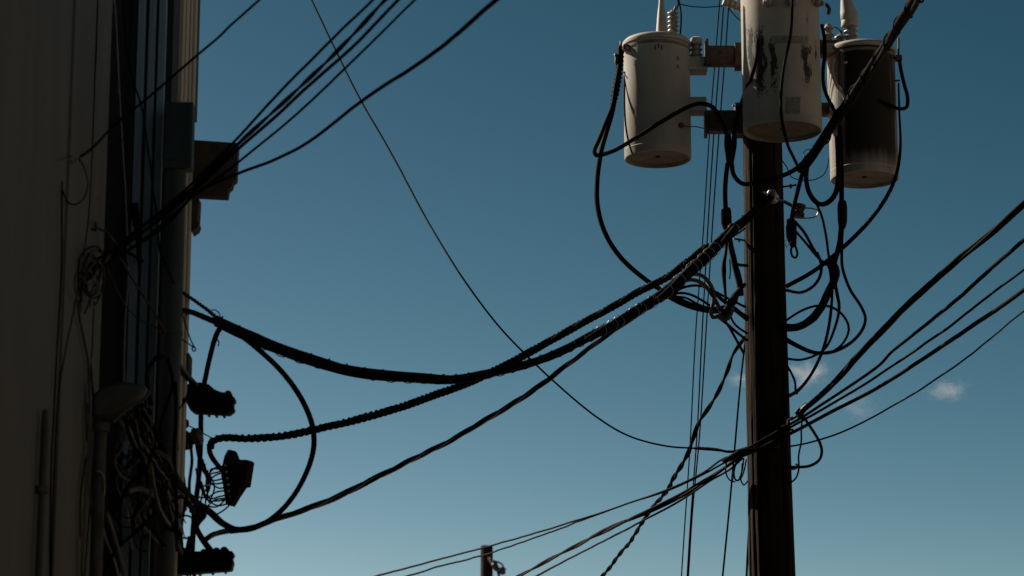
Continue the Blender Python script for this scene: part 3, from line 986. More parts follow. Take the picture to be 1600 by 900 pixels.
# hanging cable boot
o4 = [(300, 786), (312, 793), (322, 800), (322, 806), (312, 817), (306, 828), (300, 830), (298, 812)]
root = MB().prism([P(x, y, 14.42) for x, y in o4], [P(x, y, 14.42) + [0, .05, 0] for x, y in o4]).build('cable_boot', M['plastic'], None, bevel=.01)
tag(root, 'wedge shaped black rubber boot on cable above terminal strip', 'cable boot')
# porcelain knob and spool at the beige corner
k0 = P(297, 686, 14.32)
root = empty('porcelain_insulator', k0, 'round brown porcelain wire knob on beige building corner', 'insulator')
MB().lathe([(.03, -.06), (.05, -.05), (.055, -.01), (.035, .0), (.035, .02), (.05, .03), (.045, .06), (.02, .07)], k0, 20, axis=(.9, -.3, .25)).build('knob', M['brown'], root)
rod(k0 + [-.12, .08, 0], k0 + [.03, -.02, .02], .012, 'knob_pin', M['rust'], root)
root = empty('wire_clamp', P(288, 662, 14.3), 'small rusty wire clamp above porcelain knob', 'clamp')
MB().tube(spline(trace('276,660 284,656 292,659 291,666 283,668 277,664', [14.28]), .01), .012, 8).build('band', M['rust'], root)
rod(P(272, 664, 14.4), P(292, 662, 14.26), .01, 'screw', M['rust'], root)

# ---- tangle between the weatherhead and the lower strip
TG = [
    ('200,642 214,678 214,715 206,752 214,790 240,830 268,858', 8.0, 'grey', 'pale grey cable curving down from the weatherhead mouth'),
    ('214,634 238,680 268,735 290,772 302,800', 9.0, 'black', 'thickest black cable slanting from weatherhead to riser'),
    ('206,640 232,688 262,738 286,770', 6.0, 'brown', 'brown cable slanting beside the thickest weatherhead cable'),
    ('190,648 180,690 172,730 164,762 170,802 188,830 216,845 250,850', 6.0, 'brown', 'tan cable hugging the mast then swinging to terminal strip'),
    ('236,728 242,770 256,808 274,838 284,864', 6.0, 'grey', 'grey cable dropping straight across the tangle'),
    ('222,782 209,806 210,824 224,836 252,838', 5.0, 'black', 'black cable looping over the blue boards'),
    ('246,798 226,818 205,838 180,862 160,902', 5.5, 'black', 'black cable crossing the loop down to the mast'),
    ('197,768 214,763 232,770 250,786 262,800', 11.0, 'brown', 'fat brown cable arched under the tangle'),
    ('196,652 205,690 224,724 232,760', 6.0, 'black', 'black cable hanging short under the weatherhead lip'),
    ('186,655 196,676 190,700 178,722 190,745 205,752', 5.0, 'grey', 'grey kinked cable curled under weatherhead'),
    ('222,632 250,690 282,752 308,786', 7.0, 'black', 'outermost black cable from the weatherhead lip'),
    ('210,700 222,716 216,742 200,760 188,790 190,850', 4.5, 'black', 'black slack cable dangling near the mast'),
    ('240,700 232,730 240,760 262,772 290,776', 5.0, 'black', 'black cable turned sideways into the riser'),
    ('274,596 275,660 272,720 275,790 277,862', 6.0, 'black', 'upright black cable in front of riser pipe'),
    ('288,690 284,730 288,780 282,830 284,862', 7.0, 'tape', 'upright taped cable beside beige corner'),
    ('296,684 300,720 296,760 298,800', 5.0, 'black', 'black cable hanging from porcelain knob'),
    ('262,560 270,600 258,640 250,670 262,720 280,760', 5.0, 'black', 'black cable winding across the riser pipe'),
    ('300,600 286,628 266,650 248,664 232,640', 7.0, 'black', 'black cable running back from terminal block to the tangle'),
    ('286,610 270,634 262,660 270,700', 6.0, 'brown', 'brown cable curving under the upper terminal block'),
    ('150,735 160,740 163,765 156,800 164,840 180,880 186,905', 3.5, 'pale', 'pale thin cable looping off the mast'),
    ('166,800 176,830 186,866 196,905', 7.0, 'grey', 'fat grey cable leaving along the mast foot'),
]
for k, (s, wd, mm, lab) in enumerate(TG):
    d0 = 12.72 if k < 13 else 13.1
    dep = (12.42, 12.75 + .02 * (k % 5), 13.9) if float(s.split()[-1].split(',')[0]) > 240 and k < 13 else (12.34, 12.45 + .02 * (k % 5))
    if k in (13, 14, 15, 16, 17, 18):
        dep = (14.3, 14.05) if k in (14, 15) else ((13.08,) if k in (13, 16) else (14.35, 13.3))
    cable('tangle_cable', lab, s, dep, wd, mm, group='cables tangled under the weatherhead', wob=.006, wf=5)
rt = random.Random(11)
for k in range(34):
    x0, y0 = rt.uniform(184, 226), rt.uniform(636, 656)
    x3, y3 = rt.uniform(196, 298), rt.uniform(770, 872)
    pts = [(x0, y0)]
    for f in (.25, .5, .75):
        pts.append((x0 + (x3 - x0) * f + rt.uniform(-26, 26), y0 + (y3 - y0) * f + rt.uniform(-16, 16)))
    pts.append((x3, y3))
    s = ' '.join(f'{a:.1f},{c:.1f}' for a, c in pts)
    dep = (12.40, 12.7, 13.0 + .4 * max(0, (x3 - 230) / 70))
    cable('tangle_wire', 'thin slack wire lost in the tangle under weatherhead', s, dep, rt.choice([1.8, 2.4, 3.0, 4.0]), rt.choice(['black', 'black', 'brown', 'grey', 'pale', 'tape']),
          group='thin wires lost in the tangle', wob=.012, wf=4)
for k in range(9):
    cx, cy = rt.uniform(176, 290), rt.uniform(690, 850)
    a, c, ph = rt.uniform(8, 22), rt.uniform(10, 26), rt.uniform(0, 6)
    s = ' '.join(f'{cx + a * math.cos(ph + t):.1f},{cy + c * math.sin(ph + t):.1f}' for t in np.linspace(0, rt.uniform(3.5, 6.0), 9))
    cable('tangle_wire', 'thin wire curled in a loop within the tangle', s, (12.6, 12.85), rt.choice([1.8, 2.6, 3.4]), rt.choice(['black', 'brown', 'tape']),
          group='curled wires within the tangle', wob=.006, wf=4)
cable('arch_cable', 'black cable arching from tangle over the riser pipe into terminal block', '236,632 230,602 231,578 241,562 256,558 272,566 288,584 302,602', (13.0, 13.1, 14.3), 6.6)
cable('arch_cable', 'brown cable sloping off riser pipe into terminal block', '266,535 276,560 290,582 308,602', (13.3, 14.3), 5.5, 'brown')
# thin drops hanging from the riser area out of frame
cable('drop_wire', 'thin wire hanging below the lower terminal strip', '297,890 298,912', 14.15, 3)
cable('drop_wire', 'stout wire hanging below the lower terminal strip', '303,888 304,912', 14.15, 6)
cable('port_plug', 'tapered black plug standing on lower terminal strip', '297,838 297,850 296,866', 14.08, (7, 12, 16), 'plastic', cat='plug')

# ---- wires on the grey wall
def wall_path(s, off):
    return np.array([PX(float(t.split(',')[0]), float(t.split(',')[1]), XA + off) for t in s.split()])


def wallwire(name, label, s, off, wpx, m, group=None, wob=.004):
    path = wobble(spline(wall_path(s, off), .03), wob, 2.0, len(s))
    r = wpx * .5 * 12.2 / FPX
    o = MB().tube(path, r, 6).build(name, M[m], None, auto=False)
    return tag(o, label, 'wire', group)


wallwire('wall_wire', 'dark wire running the full height of the rendered wall by its corner', '153,-10 148,120 143,260 138,340 122,450 104,540 92,610 86,700 80,905', .014, 2.6, 'black')
wallwire('wall_wire', 'dark wire starting at a staple and dropping straight down the wall', '97,284 96,330 95,420 91,500 88,560 84,640 80,720 78,905', .014, 3.0, 'black')
wallwire('wall_wire', 'pale thin wire hanging near wall corner past the weatherhead', '136,600 137,660 134,720 128,790 124,905', .03, 2.0, 'pale')
wallwire('wall_wire', 'thick dark cable falling from coil along the rendered wall', '122,470 124,495 131,530 138,570 139,610 135,650 136,700 126,780 128,905', .03, 4.5, 'brown')
wallwire('wall_wire', 'thin dark wire from the coil to mast collar', '147,470 144,530 141,580 146,640 147,700 140,790 132,905', .026, 2.2, 'black')
wallwire('wall_wire', 'slim grey wire zigzagging beside the mast', '142,560 146,620 143,690 138,730 142,800 150,850 152,905', .04, 2.2, 'grey')
wallwire('wall_wire', 'thin hooked wire end dangling below the single tied wire', '123,248 132,262 138,288 132,308 118,319 104,313 98,298', .015, 2.4, 'black')
wallwire('wall_wire', 'short wire pigtail twisted round the wall tie', '96,250 108,248 116,244 120,251 114,256 111,250', .02, 2.0, 'grey')
# eye screw holding the coil
ey = PX(146, 354, XA + .02)
root = empty('eye_screw', ey, 'small iron eye screw in rendered wall above wire coil', 'eye screw')
MB().tube(np.array([ey + [0.01, .03 * math.cos(t), .022 * math.sin(t)] for t in np.linspace(0, 2 * math.pi, 16)]), .004, 6).build('eye', M['darkmetal'], root)
rod(ey + [-.04, 0, 0], ey + [.01, .0, -.02], .005, 'shank', M['darkmetal'], root)
twisted('guy_pigtail', 'twisted pair from eye screw to crossing wires', '152,356 165,362 176,372 182,382 190,390', (12.42, 12.5), 5, 2, .12, mats=['grey', 'brown'])
coil = [('165,398 150,386 134,390 123,410 122,440 128,470', 2.8), ('163,394 146,392 134,404 128,430 126,460 124,490', 2.4),
        ('162,404 150,420 136,436 128,460 126,488', 2.4), ('166,402 158,430 146,452 138,478 132,490', 2.4),
        ('164,404 162,440 154,468 146,480 141,478 142,470', 2.6), ('160,404 146,412 136,424 132,436 142,444 152,436 160,416', 2.6),
        ('158,400 142,416 130,440 124,462', 2.4), ('168,400 166,424 160,450 152,470', 2.2), ('156,404 140,426 136,446 140,466', 2.2)]
for k in range(8):
    cx, cy = rt.uniform(134, 150), rt.uniform(408, 448)
    a, c, ph = rt.uniform(8, 18), rt.uniform(16, 32), rt.uniform(0, 6)
    coil.append((' '.join(f'{cx + a * math.cos(ph + t) + (cy - 430) * -.2:.1f},{cy + c * math.sin(ph + t):.1f}' for t in np.linspace(0, rt.uniform(3.5, 5.8), 9)), 2.2))
for s, wd in coil:
    wallwire('coil_wire', 'thin slack wire of the coil bunched at the wall corner', s, .02 + .05 * rt.random(), wd, rt.choice(['brown', 'black', 'tape']), group='wires bunched in coil at wall corner', wob=.008)
twisted('wire_bunch', 'bunched wire knot where crossing wires reach the wall corner', '132,438 146,422 160,406 180,392 205,372', (12.12, 12.28, 12.42, 12.5, 12.55), (12, 16, 15, 12), 3, .2, mats=['brown', 'black', 'tape'])
# wires over the dark bay and boards
for s, wd, mm, lab in [
    ('178,-10 183,60 187,150 193,250 197,330 199,410', 2.0, 'pale', 'pale thin wire hanging down the dark bay'),
    ('192,-10 196,60 208,125 222,170 232,235 241,310 250,395', 2.6, 'black', 'black wire slanting down across blue boards'),
    ('182,10 182,60 186,110 184,150', 1.8, 'grey', 'short grey wire high in the dark bay'),
    ('198,330 201,420 197,500 195,560 193,660', 2.4, 'pale', 'pale thin wire edging the blue boards'),
    ('246,300 246,400 243,480 240,600', 2.0, 'grey', 'grey thin wire hugging the riser pipe'),
    ('165,225 157,270 152,310 146,350', 2.0, 'brown', 'brown wire running from dark bay to eye screw')]:
    cable('hanging_wire', lab, s, (13.26,) if 'eye' not in lab else (12.8, 12.40), wd, mm)
# clamp lump on the board wires
root = MB().tube(spline(trace('210,318 212,340 214,352', [13.22]), .01), [.014, .022, .022, .02, .016, .01][:len(spline(trace('210,318 212,340 214,352', [13.22]), .01))] if False else .02, 10).build('wire_connector', M['tape'])
tag(root, 'dark taped connector hanging in front of blue boards', 'connector')
cable('hanging_wire', 'dark cable dangling below the taped connector', '212,345 215,380 218,418', 13.22, 6, 'tape')

# ------------------------------------------------------------------ pole cluster, building side
cable('jumper_cable', 'black jumper leaving clean tank, folding sharply and arching across it', '969,72 968,100 962,135 957,165 945,195 934,222 928,237 931,243 940,242 960,235 1000,211 1040,186 1075,167 1095,162 1113,167 1127,188 1135,208 1138,228',
      (19.85, 19.75, 19.55, 19.6, 19.75), 7.2)
cable('jumper_cable', 'black jumper from clean tank hanging in a big curve to bundle', '967,84 964,130 956,178 946,212 938,243 933,285 934,325 947,368 970,402 1000,430 1025,448 1048,460 1078,475 1110,483 1138,478 1150,468',
      (19.88, 19.8, 19.7, 19.6, 19.75), (7, 8, 8, 8))
twisted('cable_sleeve', 'ribbed sleeve gripping the jumpers beside clean tank', '971,78 969,100 965,125 960,152 957,165', (19.86, 19.82), (7, 9, 11, 11, 8), 2, .5, m='tape', lash=(.035, 3.0, 'tape'))
cable('terminal_rod', 'upright rod terminal at the clean tank lug', '970,64 970,80 969,92', 19.84, (3, 5, 6), 'darkmetal', cat='terminal')
cable('terminal_rod', 'small clamp knob beside sleeve of clean tank', '961,84 964,90 964,98 968,104', 19.84, (5, 8, 6), 'darkmetal', cat='terminal')
cable('ground_strap', 'thin dark strap lying down the side of clean tank', '976,118 976,170 978,200 983,225 988,240', (19.95, 19.85, 19.8), 3)
cable('ground_wire', 'thin ground wire from clean tank lug along the arm to the pole', '1063,197 1075,198 1086,198 1100,201 1120,204 1145,206 1165,206', (19.78, 19.86, 19.86), 1.7, 'brown')
cable('taped_splice', 'rough taped splice where jumpers meet between clean tank and pole', '1137,210 1138,225 1140,240 1140,258', 19.74, (10, 13, 14, 13, 9), 'tape', cat='splice', wob=.004, wf=18)
cable('taped_splice', 'second taped splice twinned beside the rough one near the arm', '1148,212 1147,225 1145,240 1143,258', 19.76, (7, 9, 8, 6), 'tape', cat='splice', wob=.004, wf=18)
cable('jumper_cable', 'jumper dropping from splice into the upright connector', '1137,255 1134,280 1133,305 1134,328', (19.74, 19.78), 7.5)
cable('connector_sleeve', 'black boxy sleeve connector beside the pole, building side', '1134,326 1134.4,328 1136,354 1138,358', (19.78,), (14, 16.5, 17, 12), 'plastic', cat='connector', wob=0, sides=8)
cable('jumper_cable', 'jumper from sleeve connector down to the bracket splice', '1137,356 1142,385 1149,415 1155,440 1158,462', (19.78, 19.8), (8, 9, 10, 11, 9), 'tape', wob=.006, wf=10)
cable('jumper_cable', 'thin jumper hanging from sleeve connector', '1136,372 1134,395 1131,412 1131,430 1133,455 1134,475', (19.76, 19.7), (4, 5, 8, 5, 4))
cable('stub_wire', 'short wire stub beside jumper at pole', '1140,405 1141,420 1140,436', 19.77, 2.2)
cable('stub_wire', 'short arm wire from jumper into the pole', '1148,412 1156,414 1168,415', (19.8, 19.9), 5)
cable('jumper_cable', 'jumper rounding the pole face up toward diagonal bundle', '1143,255 1147,274 1160,287 1180,286 1215,277 1243,264 1262,247', (19.75, 19.72, 19.66, 19.5), 7.5)
cable('jumper_cable', 'jumper rising from splice up the flank of peeled tank', '1146,217 1149,195 1157,165 1166,140 1177,112 1183,85 1184,62', (19.75, 19.62, 19.28, 19.25), (6, 7, 7, 6))
cable('jumper_cable', 'slim black lead hanging down the face of peeled tank', '1238,-15 1237,30 1234,60 1226,98 1221,140 1222,185 1230,222 1240,246 1248,262', (19.12, 19.13, 19.15, 19.17, 19.18, 19.185, 19.21, 19.36, 19.48), (4, 5, 5))
cable('lead_wire', 'thin wire from the clean tank bushing to top insulator', '1056,10 1062,7 1080,10 1105,11 1133,9', (19.95, 19.85), 1.8)
cable('lead_wire', 'black lead curving up from clean tank bushing', '1056,-12 1061,2 1064,20 1064,40 1063,54', (19.95, 19.95), 2.6)
cable('lead_wire', 'thin crossing lead over clean tank bushing', '1053,-12 1060,5 1057,16', 19.93, 2)
cable('lead_wire', 'thin wire slanting from top insulator to the pole', '1138,12 1148,24 1158,33 1166,38', (19.85, 19.85), 1.8)
# brown conduits and arcs
cable('brown_conduit', 'brown hose bending over from the bundle, upper of two', '1066,433 1080,428 1096,430 1108,441 1115,456 1115,472 1111,488 1114,496 1122,494', (19.5, 19.7), 6.5, 'brown')
cable('brown_conduit', 'brown hose bending over from the bundle, lower of two', '1062,440 1078,437 1094,441 1108,455 1118,470 1126,486 1132,496 1140,490', (19.52, 19.72), 6.5, 'brown')
AR = [('1046,462 1066,450 1088,446 1108,451 1135,465 1165,480', 4.2, 'black arc cable highest of those springing from bundle end'),
      ('1040,466 1058,458 1078,460 1098,470 1118,484', 4.2, 'black arc cable curling low into bracket splice'),
      ('1042,462 1064,474 1090,483 1122,486 1140,480', 7.5, 'thick black cable sagging into the bracket splice'),
      ('1044,464 1070,465 1092,476 1110,482', 3.6, 'thin black arc between the thicker ones'),
      ('1108,450 1130,470 1150,486 1168,500', 6.0, 'black cable diving behind the splice into the pole'),
      ('1120,494 1138,508 1152,520 1168,532', 4.5, 'black cable fanning from splice, middle one'),
      ('1126,492 1140,512 1150,530 1162,552', 4.2, 'black cable fanning from splice, lowest one'),
      ('1141,493 1146,504 1155,513 1168,521', 3.6, 'black cable fanning from splice, uppermost one'),
      ('1148,482 1158,490 1168,496', 6.5, 'short thick cable from the splice into the pole')]
for s, wd, lab in AR:
    cable('arc_cable', lab, s, (19.55, 19.75, 19.88) if s.startswith('10') else (19.7, 19.9), wd)
cable('taped_splice', 'lumpy taped splice on bracket against the pole', '1126,492 1134,486 1142,474 1150,462 1156,452 1164,444', (19.66, 19.72, 19.82), (8, 13, 15, 12, 8, 6), 'tape', cat='splice', wob=.008, wf=16)
cable('taped_splice', 'stubby bare splice ends curled under the bracket splice', '1124,490 1130,498 1137,497 1142,488 1146,478', 19.66, (6, 8, 8, 7), 'brown', cat='splice', wob=.006, wf=16)
# strain clamp
root = empty('strain_clamp', P(1160, 350, 19.8), 'shiny metal strain clamp under bundle at the pole', 'clamp')
MB().tube(spline(trace('1146,366 1152,358 1160,350 1168,346', [19.78, 19.86]), .01), .016, 8).build('clamp_body', M['steel'], root)
MB().tube(spline(trace('1144,369 1154,364 1164,356', [19.78, 19.86]), .01), .009, 8).build('clamp_tail', M['darkmetal'], root)
MB().tube(spline(trace('1152,352 1157,349 1160,354 1156,359 1151,356', [19.76]), .01), .005, 6).build('clamp_bail', M['alu'], root)
cable('stub_wire', 'short wire slanting out under the bundle', '1088,414 1080,426 1068,446', 19.45, 2)

# ------------------------------------------------------------------ pole cluster, far side
twisted('diagonal_bundle', 'long lashed cable bundle climbing steeply past dark-faced tank', '1447,-25 1428,5 1400,44 1375,85 1345,130 1318,170 1290,212 1268,246 1255,262', (15.8, 17.5, 19.0, 19.45),
        (19, 19, 17, 16, 17, 18, 18), 3, 5.0, mats=['black', 'tape', 'black'], lash=(.45, 3.0, 'tape'), wob=.006)
cable('tail_cable', 'straight black tail dropping from diagonal bundle to dark connector', '1268,240 1257,262 1247,295 1240,325 1236,348', (19.45, 19.75), 7)
cable('tail_cable', 'black tail in a deep U between bundle and dark-faced tank', '1272,236 1262,258 1260,284 1267,306 1280,319 1291,318 1303,307 1309,288 1310,250 1308,215', (19.5, 19.55, 19.6, 19.72), (7, 8, 9, 8))
cable('tail_cable', 'thin black wire falling from the deep U to cable knot', '1273,312 1284,338 1291,370 1295,400 1299,415', (19.55, 19.6), 4)
cable('tail_cable', 'upright black cable over dark-faced tank face to the long connector', '1312,196 1314,235 1315,280 1315,320', (19.68, 19.7), (7, 8, 8))
cable('connector_sleeve', 'long black sleeve connector below dark-faced tank', '1316,314 1316,318 1316,352 1315,357', 19.7, (12, 16, 15, 10), 'plastic', cat='connector', wob=0)
cable('tail_cable', 'black cable from long connector into cable knot', '1315,352 1312,380 1306,402 1302,418', 19.66, (9, 9, 8))
cable('jumper_cable', 'black jumper from dark-faced tank swinging down to the pole', '1404,130 1405,175 1407,225 1404,258 1395,288 1376,322 1347,358 1320,384 1300,402 1268,426 1228,448', (19.85, 19.8, 19.72, 19.66, 19.8), (3, 4, 6, 7, 7, 7))
cable('jumper_cable', 'black S-shaped jumper bulging widest beyond the dark-faced tank', '1317,352 1315,385 1316,418 1328,452 1346,480 1352,498 1347,516 1329,536 1300,550 1272,551 1247,541 1224,528', (19.68, 19.6, 19.7, 19.88), (4.5, 5, 5, 6, 8))
cable('jumper_cable', 'upper black cable bowed from dark connector to cable knot', '1238,342 1256,362 1272,390 1284,408 1298,416', (19.78, 19.62), 5)
cable('jumper_cable', 'lower black cable bowed from dark connector to cable knot', '1240,358 1258,378 1276,400 1290,414', (19.78, 19.64), 4)
cable('jumper_cable', 'black cable curling back from knot into the pole', '1276,394 1283,412 1282,430 1272,446 1252,457 1226,453', (19.66, 19.84), 5)
cable('connector_sleeve', 'dark squat connector hanging on the pole edge', '1234,342 1236,350 1237,370 1240,386', 19.78, (10, 17, 17, 9), 'plastic', cat='connector', wob=0)
cable('loop_wire', 'small black teardrop loop below squat connector', '1240,380 1236,390 1238,400 1243,403 1246,397 1244,388 1240,378', 19.77, 3.6)
cable('loop_wire', 'thin bare bail under squat connector', '1232,372 1226,378 1229,386 1236,376', 19.75, 1.8, 'alu')
cable('taped_splice', 'knotted taped splice where far side cables gather', '1296,406 1300,414 1304,424 1303,438 1300,450', 19.62, (10, 17, 18, 14, 10), 'tape', cat='splice', wob=.008, wf=14)
cable('taped_splice', 'long brown taped tail splice curving into pole', '1303,436 1296,452 1289,468 1281,484 1264,502 1246,511 1226,512', (19.62, 19.66, 19.86), (9, 13, 13, 14, 12, 12, 13), 'tape', cat='splice', wob=.005, wf=12)
cable('jumper_cable', 'black cable hanging from knot and hooking low on the pole', '1301,444 1299,480 1294,515 1284,550 1264,590 1246,611 1230,620', (19.62, 19.7, 19.9), (4, 5, 5, 5, 6))
cable('jumper_cable', 'black cable hanging from knot, rejoining pole at middle height', '1304,440 1308,460 1311,480 1306,508 1291,542 1276,554 1252,562 1226,560', (19.61, 19.68, 19.9), (6, 4.5, 4, 4))
cable('jumper_cable', 'black hoop of cable circling below the knot', '1226,502 1252,486 1276,478 1297,479 1315,490 1326,509 1325,522 1314,540 1298,551', (19.85, 19.68, 19.66), 4)
cable('stub_wire', 'short bent wire leaving pole by the hooked cable', '1230,572 1236,582 1242,596 1243,612', (19.9, 19.86), 3.6)
cable('stub_wire', 'small clip where hooked cable meets pole', '1234,619 1242,614 1247,614', 19.86, 5, 'darkmetal')
cable('jumper_cable', 'stiff black lead hooked beyond the dark-faced tank top', '1405,92 1408,110 1413,132 1418,152 1416,168 1404,170 1388,163 1374,156', (19.88, 19.85, 19.74), (6, 6, 6, 6, 4))
cable('lead_wire', 'dark lead curving between peeled tank and dark-faced tank', '1284,38 1288,58 1289,84 1286,110 1288,138 1297,160 1308,180', (19.62, 19.7), 6)
cable('lead_wire', 'thin lead hooped over dark-faced tank small bushing', '1298,46 1304,42 1311,46 1314,52', 20.04, 1.8)
cable('ground_wire', 'thin kinked ground wire between pole and dark-faced tank', '1220,248 1230,262 1236,276 1250,281 1272,281 1287,273 1293,260 1295,248', (19.88, 19.85, 19.9), 1.7)
cable('lead_wire', 'short black lead tucked under the dark-faced tank cap', '1290,6 1296,14 1294,22', 19.7, 6, 'darkmetal')
cable('taped_splice', 'split bolt clamp where tails leave the diagonal bundle', '1247,268 1256,258 1262,248 1270,240', 19.42, (8, 13, 13, 8), 'tape', cat='splice', wob=.004, wf=20)
cable('tie_wire', 'pale tie wire looped on end of diagonal bundle', '1258,246 1256,238 1263,233 1270,238 1265,248', 19.38, 2, 'alu')

# ------------------------------------------------------------------ lower attachment
cable('span_cable', 'thinnest of spans leaving the pole, lowest of them', '1152,704 1170,702 1200,701 1240,696 1290,684 1340,664 1400,631 1460,594 1520,552 1570,510 1600,486 1630,462', (19.75, 19.75, 17.0), 2.8, 'black', wob=.006)
cable('span_cable', 'smooth stout span second lowest above the thinnest', '1150,716 1176,706 1240,675 1300,643 1360,612 1430,569 1500,522 1560,482 1600,453 1630,430', (19.8, 19.78, 17.2), (5, 6, 7, 7), wob=.004)
cable('span_cable', 'medium thin span in the middle of the five', '1150,712 1185,697 1245,662 1300,631 1350,601 1400,568 1470,520 1540,466 1600,421 1630,398', (19.78, 19.76, 17.2), 4, 'black', wob=.005)
cable('span_cable', 'wavy black span just under the thick twisted one', '1155,708 1180,694 1236,662 1256,650 1290,628 1330,602 1376,568 1390,552 1450,505 1510,455 1560,410 1600,374 1630,348', (19.78, 19.76, 17.2), (4, 5, 6, 7), wob=.007)
twisted('twisted_span_cable', 'thick twisted span, highest of those leaving the pole', '1249,650 1256,640 1275,624 1310,592 1350,546 1400,494 1450,446 1500,404 1550,363 1600,320 1630,293', (19.6, 18.6, 17.2), (9, 11, 11, 11, 11, 11, 11), 3, 2.6, mats=['black', 'tape', 'black'], wob=.009)
cable('span_lead', 'thin lead from pole hook to the wedge clamp', '1236,656 1246,650 1252,646', (19.82, 19.65), 3.5)
root = empty('wedge_clamp', P(1250, 648, 19.62), 'bolted wedge clamp holding the thick twisted span', 'clamp')
MB().tube(spline(trace('1245,647 1250,644 1255,640 1262,633', [19.62, 19.56]), .01), .022, 8).build('clamp_body', M['darkmetal'], root)
for (x, y) in [(1248, 641), (1245, 645), (1257, 633), (1249, 651)]:
    rod(P(x, y, 19.58), P(x + 1, y - 1, 19.58) + [0, .04, .01], .014, 'clamp_bolt', M['darkmetal'], root)
cable('drip_loop', 'wide black drip loop returning to the pole below spans', '1255,650 1262,661 1272,676 1281,692 1284,706 1280,719 1266,728 1248,730 1228,729', (19.6, 19.6, 19.88), 4.6)
cable('drip_loop', 'thin drip loop hanging straight beside the wide one', '1254,650 1252,672 1252,690 1248,712 1248,734 1243,748 1232,756', (19.6, 19.64, 19.9), 2.8)
cable('stub_wire', 'small clip at the end of wide drip loop', '1234,733 1242,733 1247,728 1243,725', 19.86, 3, 'steel')
# tie of all spans at the pole, building side
cable('wire_bunch', 'bunched tie where all low spans meet the pole', '1130,722 1148,712 1164,705 1182,703', (19.75, 19.78, 19.8), (7, 10, 11, 6), 'tape', cat='splice', wob=.008, wf=14)
cable('low_span', 'thin wire falling away behind, topmost of low spans', '1150,710 1130,717 1100,738 1050,762 975,789 895,815 770,852 690,873 600,897 560,908', (19.75, 22, 28), 3.2, wob=.004)
cable('low_span', 'thin wire running just under the topmost low span', '1152,712 1134,722 1100,741 1045,766 980,787 905,815 830,842 753,868 690,884 640,899 590,912', (19.75, 22, 28), 3.0, wob=.006)
twisted('low_span_cable', 'thickest low span cable with lashed twin strands', '1165,706 1140,726 1110,746 1060,776 1010,801 960,822 900,853 860,874 815,898 790,912', (19.8, 21, 27), (8, 8, 7, 7, 7), 2, 3.0, mats=['black', 'tape'])
cable('low_span', 'thin wire hugging underside of thickest low span', '1160,716 1140,734 1110,751 1060,784 1000,816 930,852 840,899 812,914', (19.8, 21, 27), 3.4, 'black', wob=.004)
for s in ['1135,722 1134,738 1140,750 1148,753', '1146,720 1147,738 1144,752', '1160,714 1152,722 1147,738 1150,751 1157,748 1163,734 1166,718',
          '1162,716 1160,734 1157,748 1162,758 1168,752', '1156,712 1148,728 1146,744 1152,751 1158,740 1160,724']:
    cable('coil_wire', 'thin black wire in the slack coil hanging at the pole', s, (19.75, 19.7, 19.8), 2.4, group='slack coil wires hanging from low tie', wob=.002)
twisted('wavy_service_cable', 'wavy twisted cable slanting down behind from the pole', '1172,516 1164,528 1150,550 1136,580 1122,611 1104,642 1090,664 1078,700 1061,735 1040,770 1012,803 990,838 965,870 945,896 932,912', (19.95, 20.8, 24), (6, 7, 8, 7, 7, 7, 7), 2, .42, wob=.016)
# guy wires and down-leads
for s, lab, wd in [('1126,-15 1120,60 1109,200 1099,360 1087,520 1078,700 1070,820 1064,912', 'thin upright guy wire farthest from the pole', 2.0),
                   ('1132,-15 1127,60 1116,200 1107,340 1097,520 1089,680 1080,800 1073,912', 'thin upright guy wire beside the farthest one', 2.2),
                   ('1140,-15 1135,60 1124,200 1114,340 1103,520 1093,680 1082,800 1075,912', 'thin upright guy wire, nearest the pole of the close group', 2.2)]:
    cable('guy_wire', lab, s, (20.4, 22.0), wd, wob=0)
cable('guy_wire', 'thin upright wire standing apart between low coil and pole', '1172,470 1166,520 1157,598 1148,700 1139,800 1129,902 1128,914', (20.15, 20.6), 3.0, wob=0)
cable('guy_wire', 'short lead hugging the pole edge near its foot', '1176,760 1171,820 1168,870 1166,914', (20.0, 20.2), 3.5, wob=0)

# ------------------------------------------------------------------ far pole
dF = 62.0
cF = P(760.5, 853, dF)
fp = empty('utility_pole', (cF[0], dF, 0), 'small distant wooden pole top seen under the low spans', 'utility pole')
rF = 9.6 * scale_at(860, dF)
MB().lathe([(rF * 1.15, 0), (rF, cF[2] - .03), (rF * .94, cF[2])], (cF[0], dF, 0), 28).build('shaft', M['wood'], fp)
MB().lathe([(.0, 0), (.03, .01), (.035, .05), (.0, .07)], P(764, 872, dF - .2), 10, axis=(0, -1, 0)).build('bolt_washer', M['alu'], fp)
rod(P(764, 873, dF - .16), P(774, 888, dF - .25), .035, 'arm_strap', M['steel'], fp)
MB().lathe([(.03, -.14), (.07, -.10), (.07, .04), (.03, .08)], P(775, 887, dF - .25), 12, axis=(.5, 0, -1)).build('insulator', M['darkmetal'], fp)
MB().lathe([(.03, -.09), (.07, -.07), (.08, .06), (.03, .09)], P(785, 892, dF - .25), 12).build('insulator', M['darkmetal'], fp)
MB().tube(spline(trace('770,876 780,879 786,884 786,892', [dF - .2]), .05), .02, 6).build('jumper', M['darkmetal'], fp)
rod(P(777, 889, dF - .25), P(781, 906, dF - .25), .03, 'lower_strap', M['darkmetal'], fp)

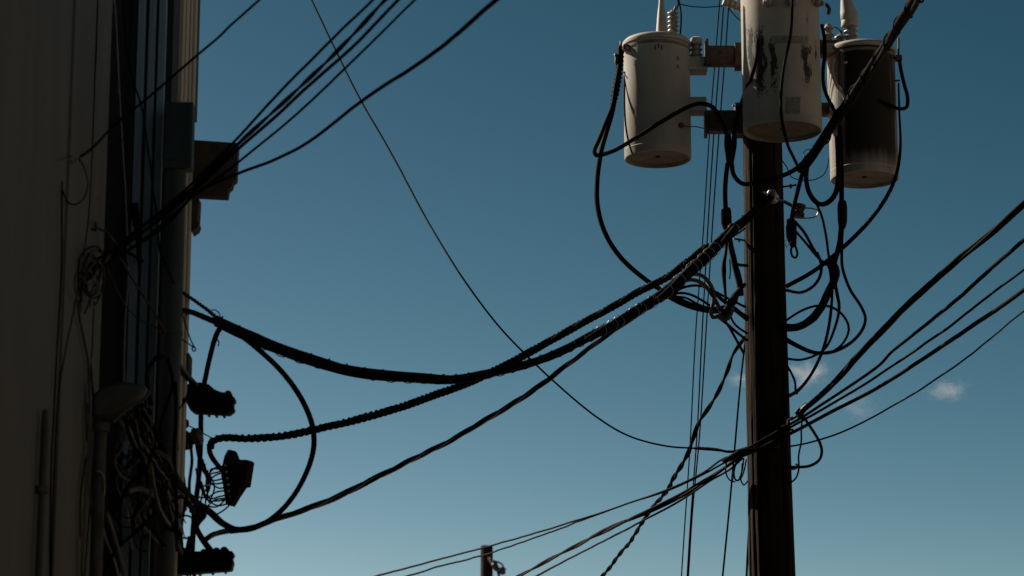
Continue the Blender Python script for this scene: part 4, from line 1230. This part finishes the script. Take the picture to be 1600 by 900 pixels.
# ------------------------------------------------------------------ clouds
def cloud_mat(name, dens):
    m = bpy.data.materials.new(name)
    m.use_nodes = True
    t = m.node_tree
    t.nodes.clear()
    o = t.nodes.new('ShaderNodeOutputMaterial')
    v = t.nodes.new('ShaderNodeVolumePrincipled')
    v.inputs['Color'].default_value = (1, 1, 1, 1)
    v.inputs['Anisotropy'].default_value = 0.3
    tc = t.nodes.new('ShaderNodeTexCoord')
    n = t.nodes.new('ShaderNodeTexNoise')
    n.inputs['Scale'].default_value = 2.3
    n.inputs['Detail'].default_value = 8
    n.inputs['Roughness'].default_value = 0.62
    t.links.new(tc.outputs['Object'], n.inputs['Vector'])
    ln = t.nodes.new('ShaderNodeVectorMath'); ln.operation = 'LENGTH'
    t.links.new(tc.outputs['Object'], ln.inputs[0])
    sub = t.nodes.new('ShaderNodeMath'); sub.operation = 'MULTIPLY_ADD'
    t.links.new(ln.outputs['Value'], sub.inputs[0]); sub.inputs[1].default_value = -0.40
    t.links.new(n.outputs['Fac'], sub.inputs[2])
    mr = t.nodes.new('ShaderNodeMapRange')
    mr.inputs['From Min'].default_value = 0.22; mr.inputs['From Max'].default_value = 0.50
    mr.inputs['To Max'].default_value = dens
    t.links.new(sub.outputs[0], mr.inputs['Value'])
    t.links.new(mr.outputs['Result'], v.inputs['Density'])
    t.links.new(v.outputs['Volume'], o.inputs['Volume'])
    return m


DC = 1500.0
for k, (x, y, hw, hh, dens, lab) in enumerate([
        (1158, 592, 26, 13, .045, 'small pale cloud puff half hidden behind the pole'),
        (1262, 583, 44, 24, .040, 'ragged pale cloud wisp beside the pole'),
        (1482, 610, 36, 18, .040, 'lone small bright cloud puff in open sky'),
        (1335, 634, 50, 20, .012, 'faint veil of cloud behind the low spans')]):
    c = P(x, y, DC)
    s = scale_at(y, DC)
    me = bpy.data.meshes.new('cloud')
    bm = bmesh.new()
    bmesh.ops.create_icosphere(bm, subdivisions=3, radius=1.0)
    for v in bm.verts:
        v.co *= 1 + .12 * noise.noise(v.co * 2 + Vector((k * 5, 0, 0)))
    bm.to_mesh(me); bm.free()
    o = bpy.data.objects.new('cloud', me)
    o.location = Vector(c)
    o.scale = (hw * s * 1.25, hw * s * 1.1, hh * s * 1.3)
    o.rotation_euler = (0, math.radians([8, -6, 4, -10][k]), k * 1.3)
    me.materials.append(cloud_mat('cloud_vapour', dens * 0.30))
    COL.objects.link(o)
    tag(o, lab, 'cloud', 'small fair weather clouds')
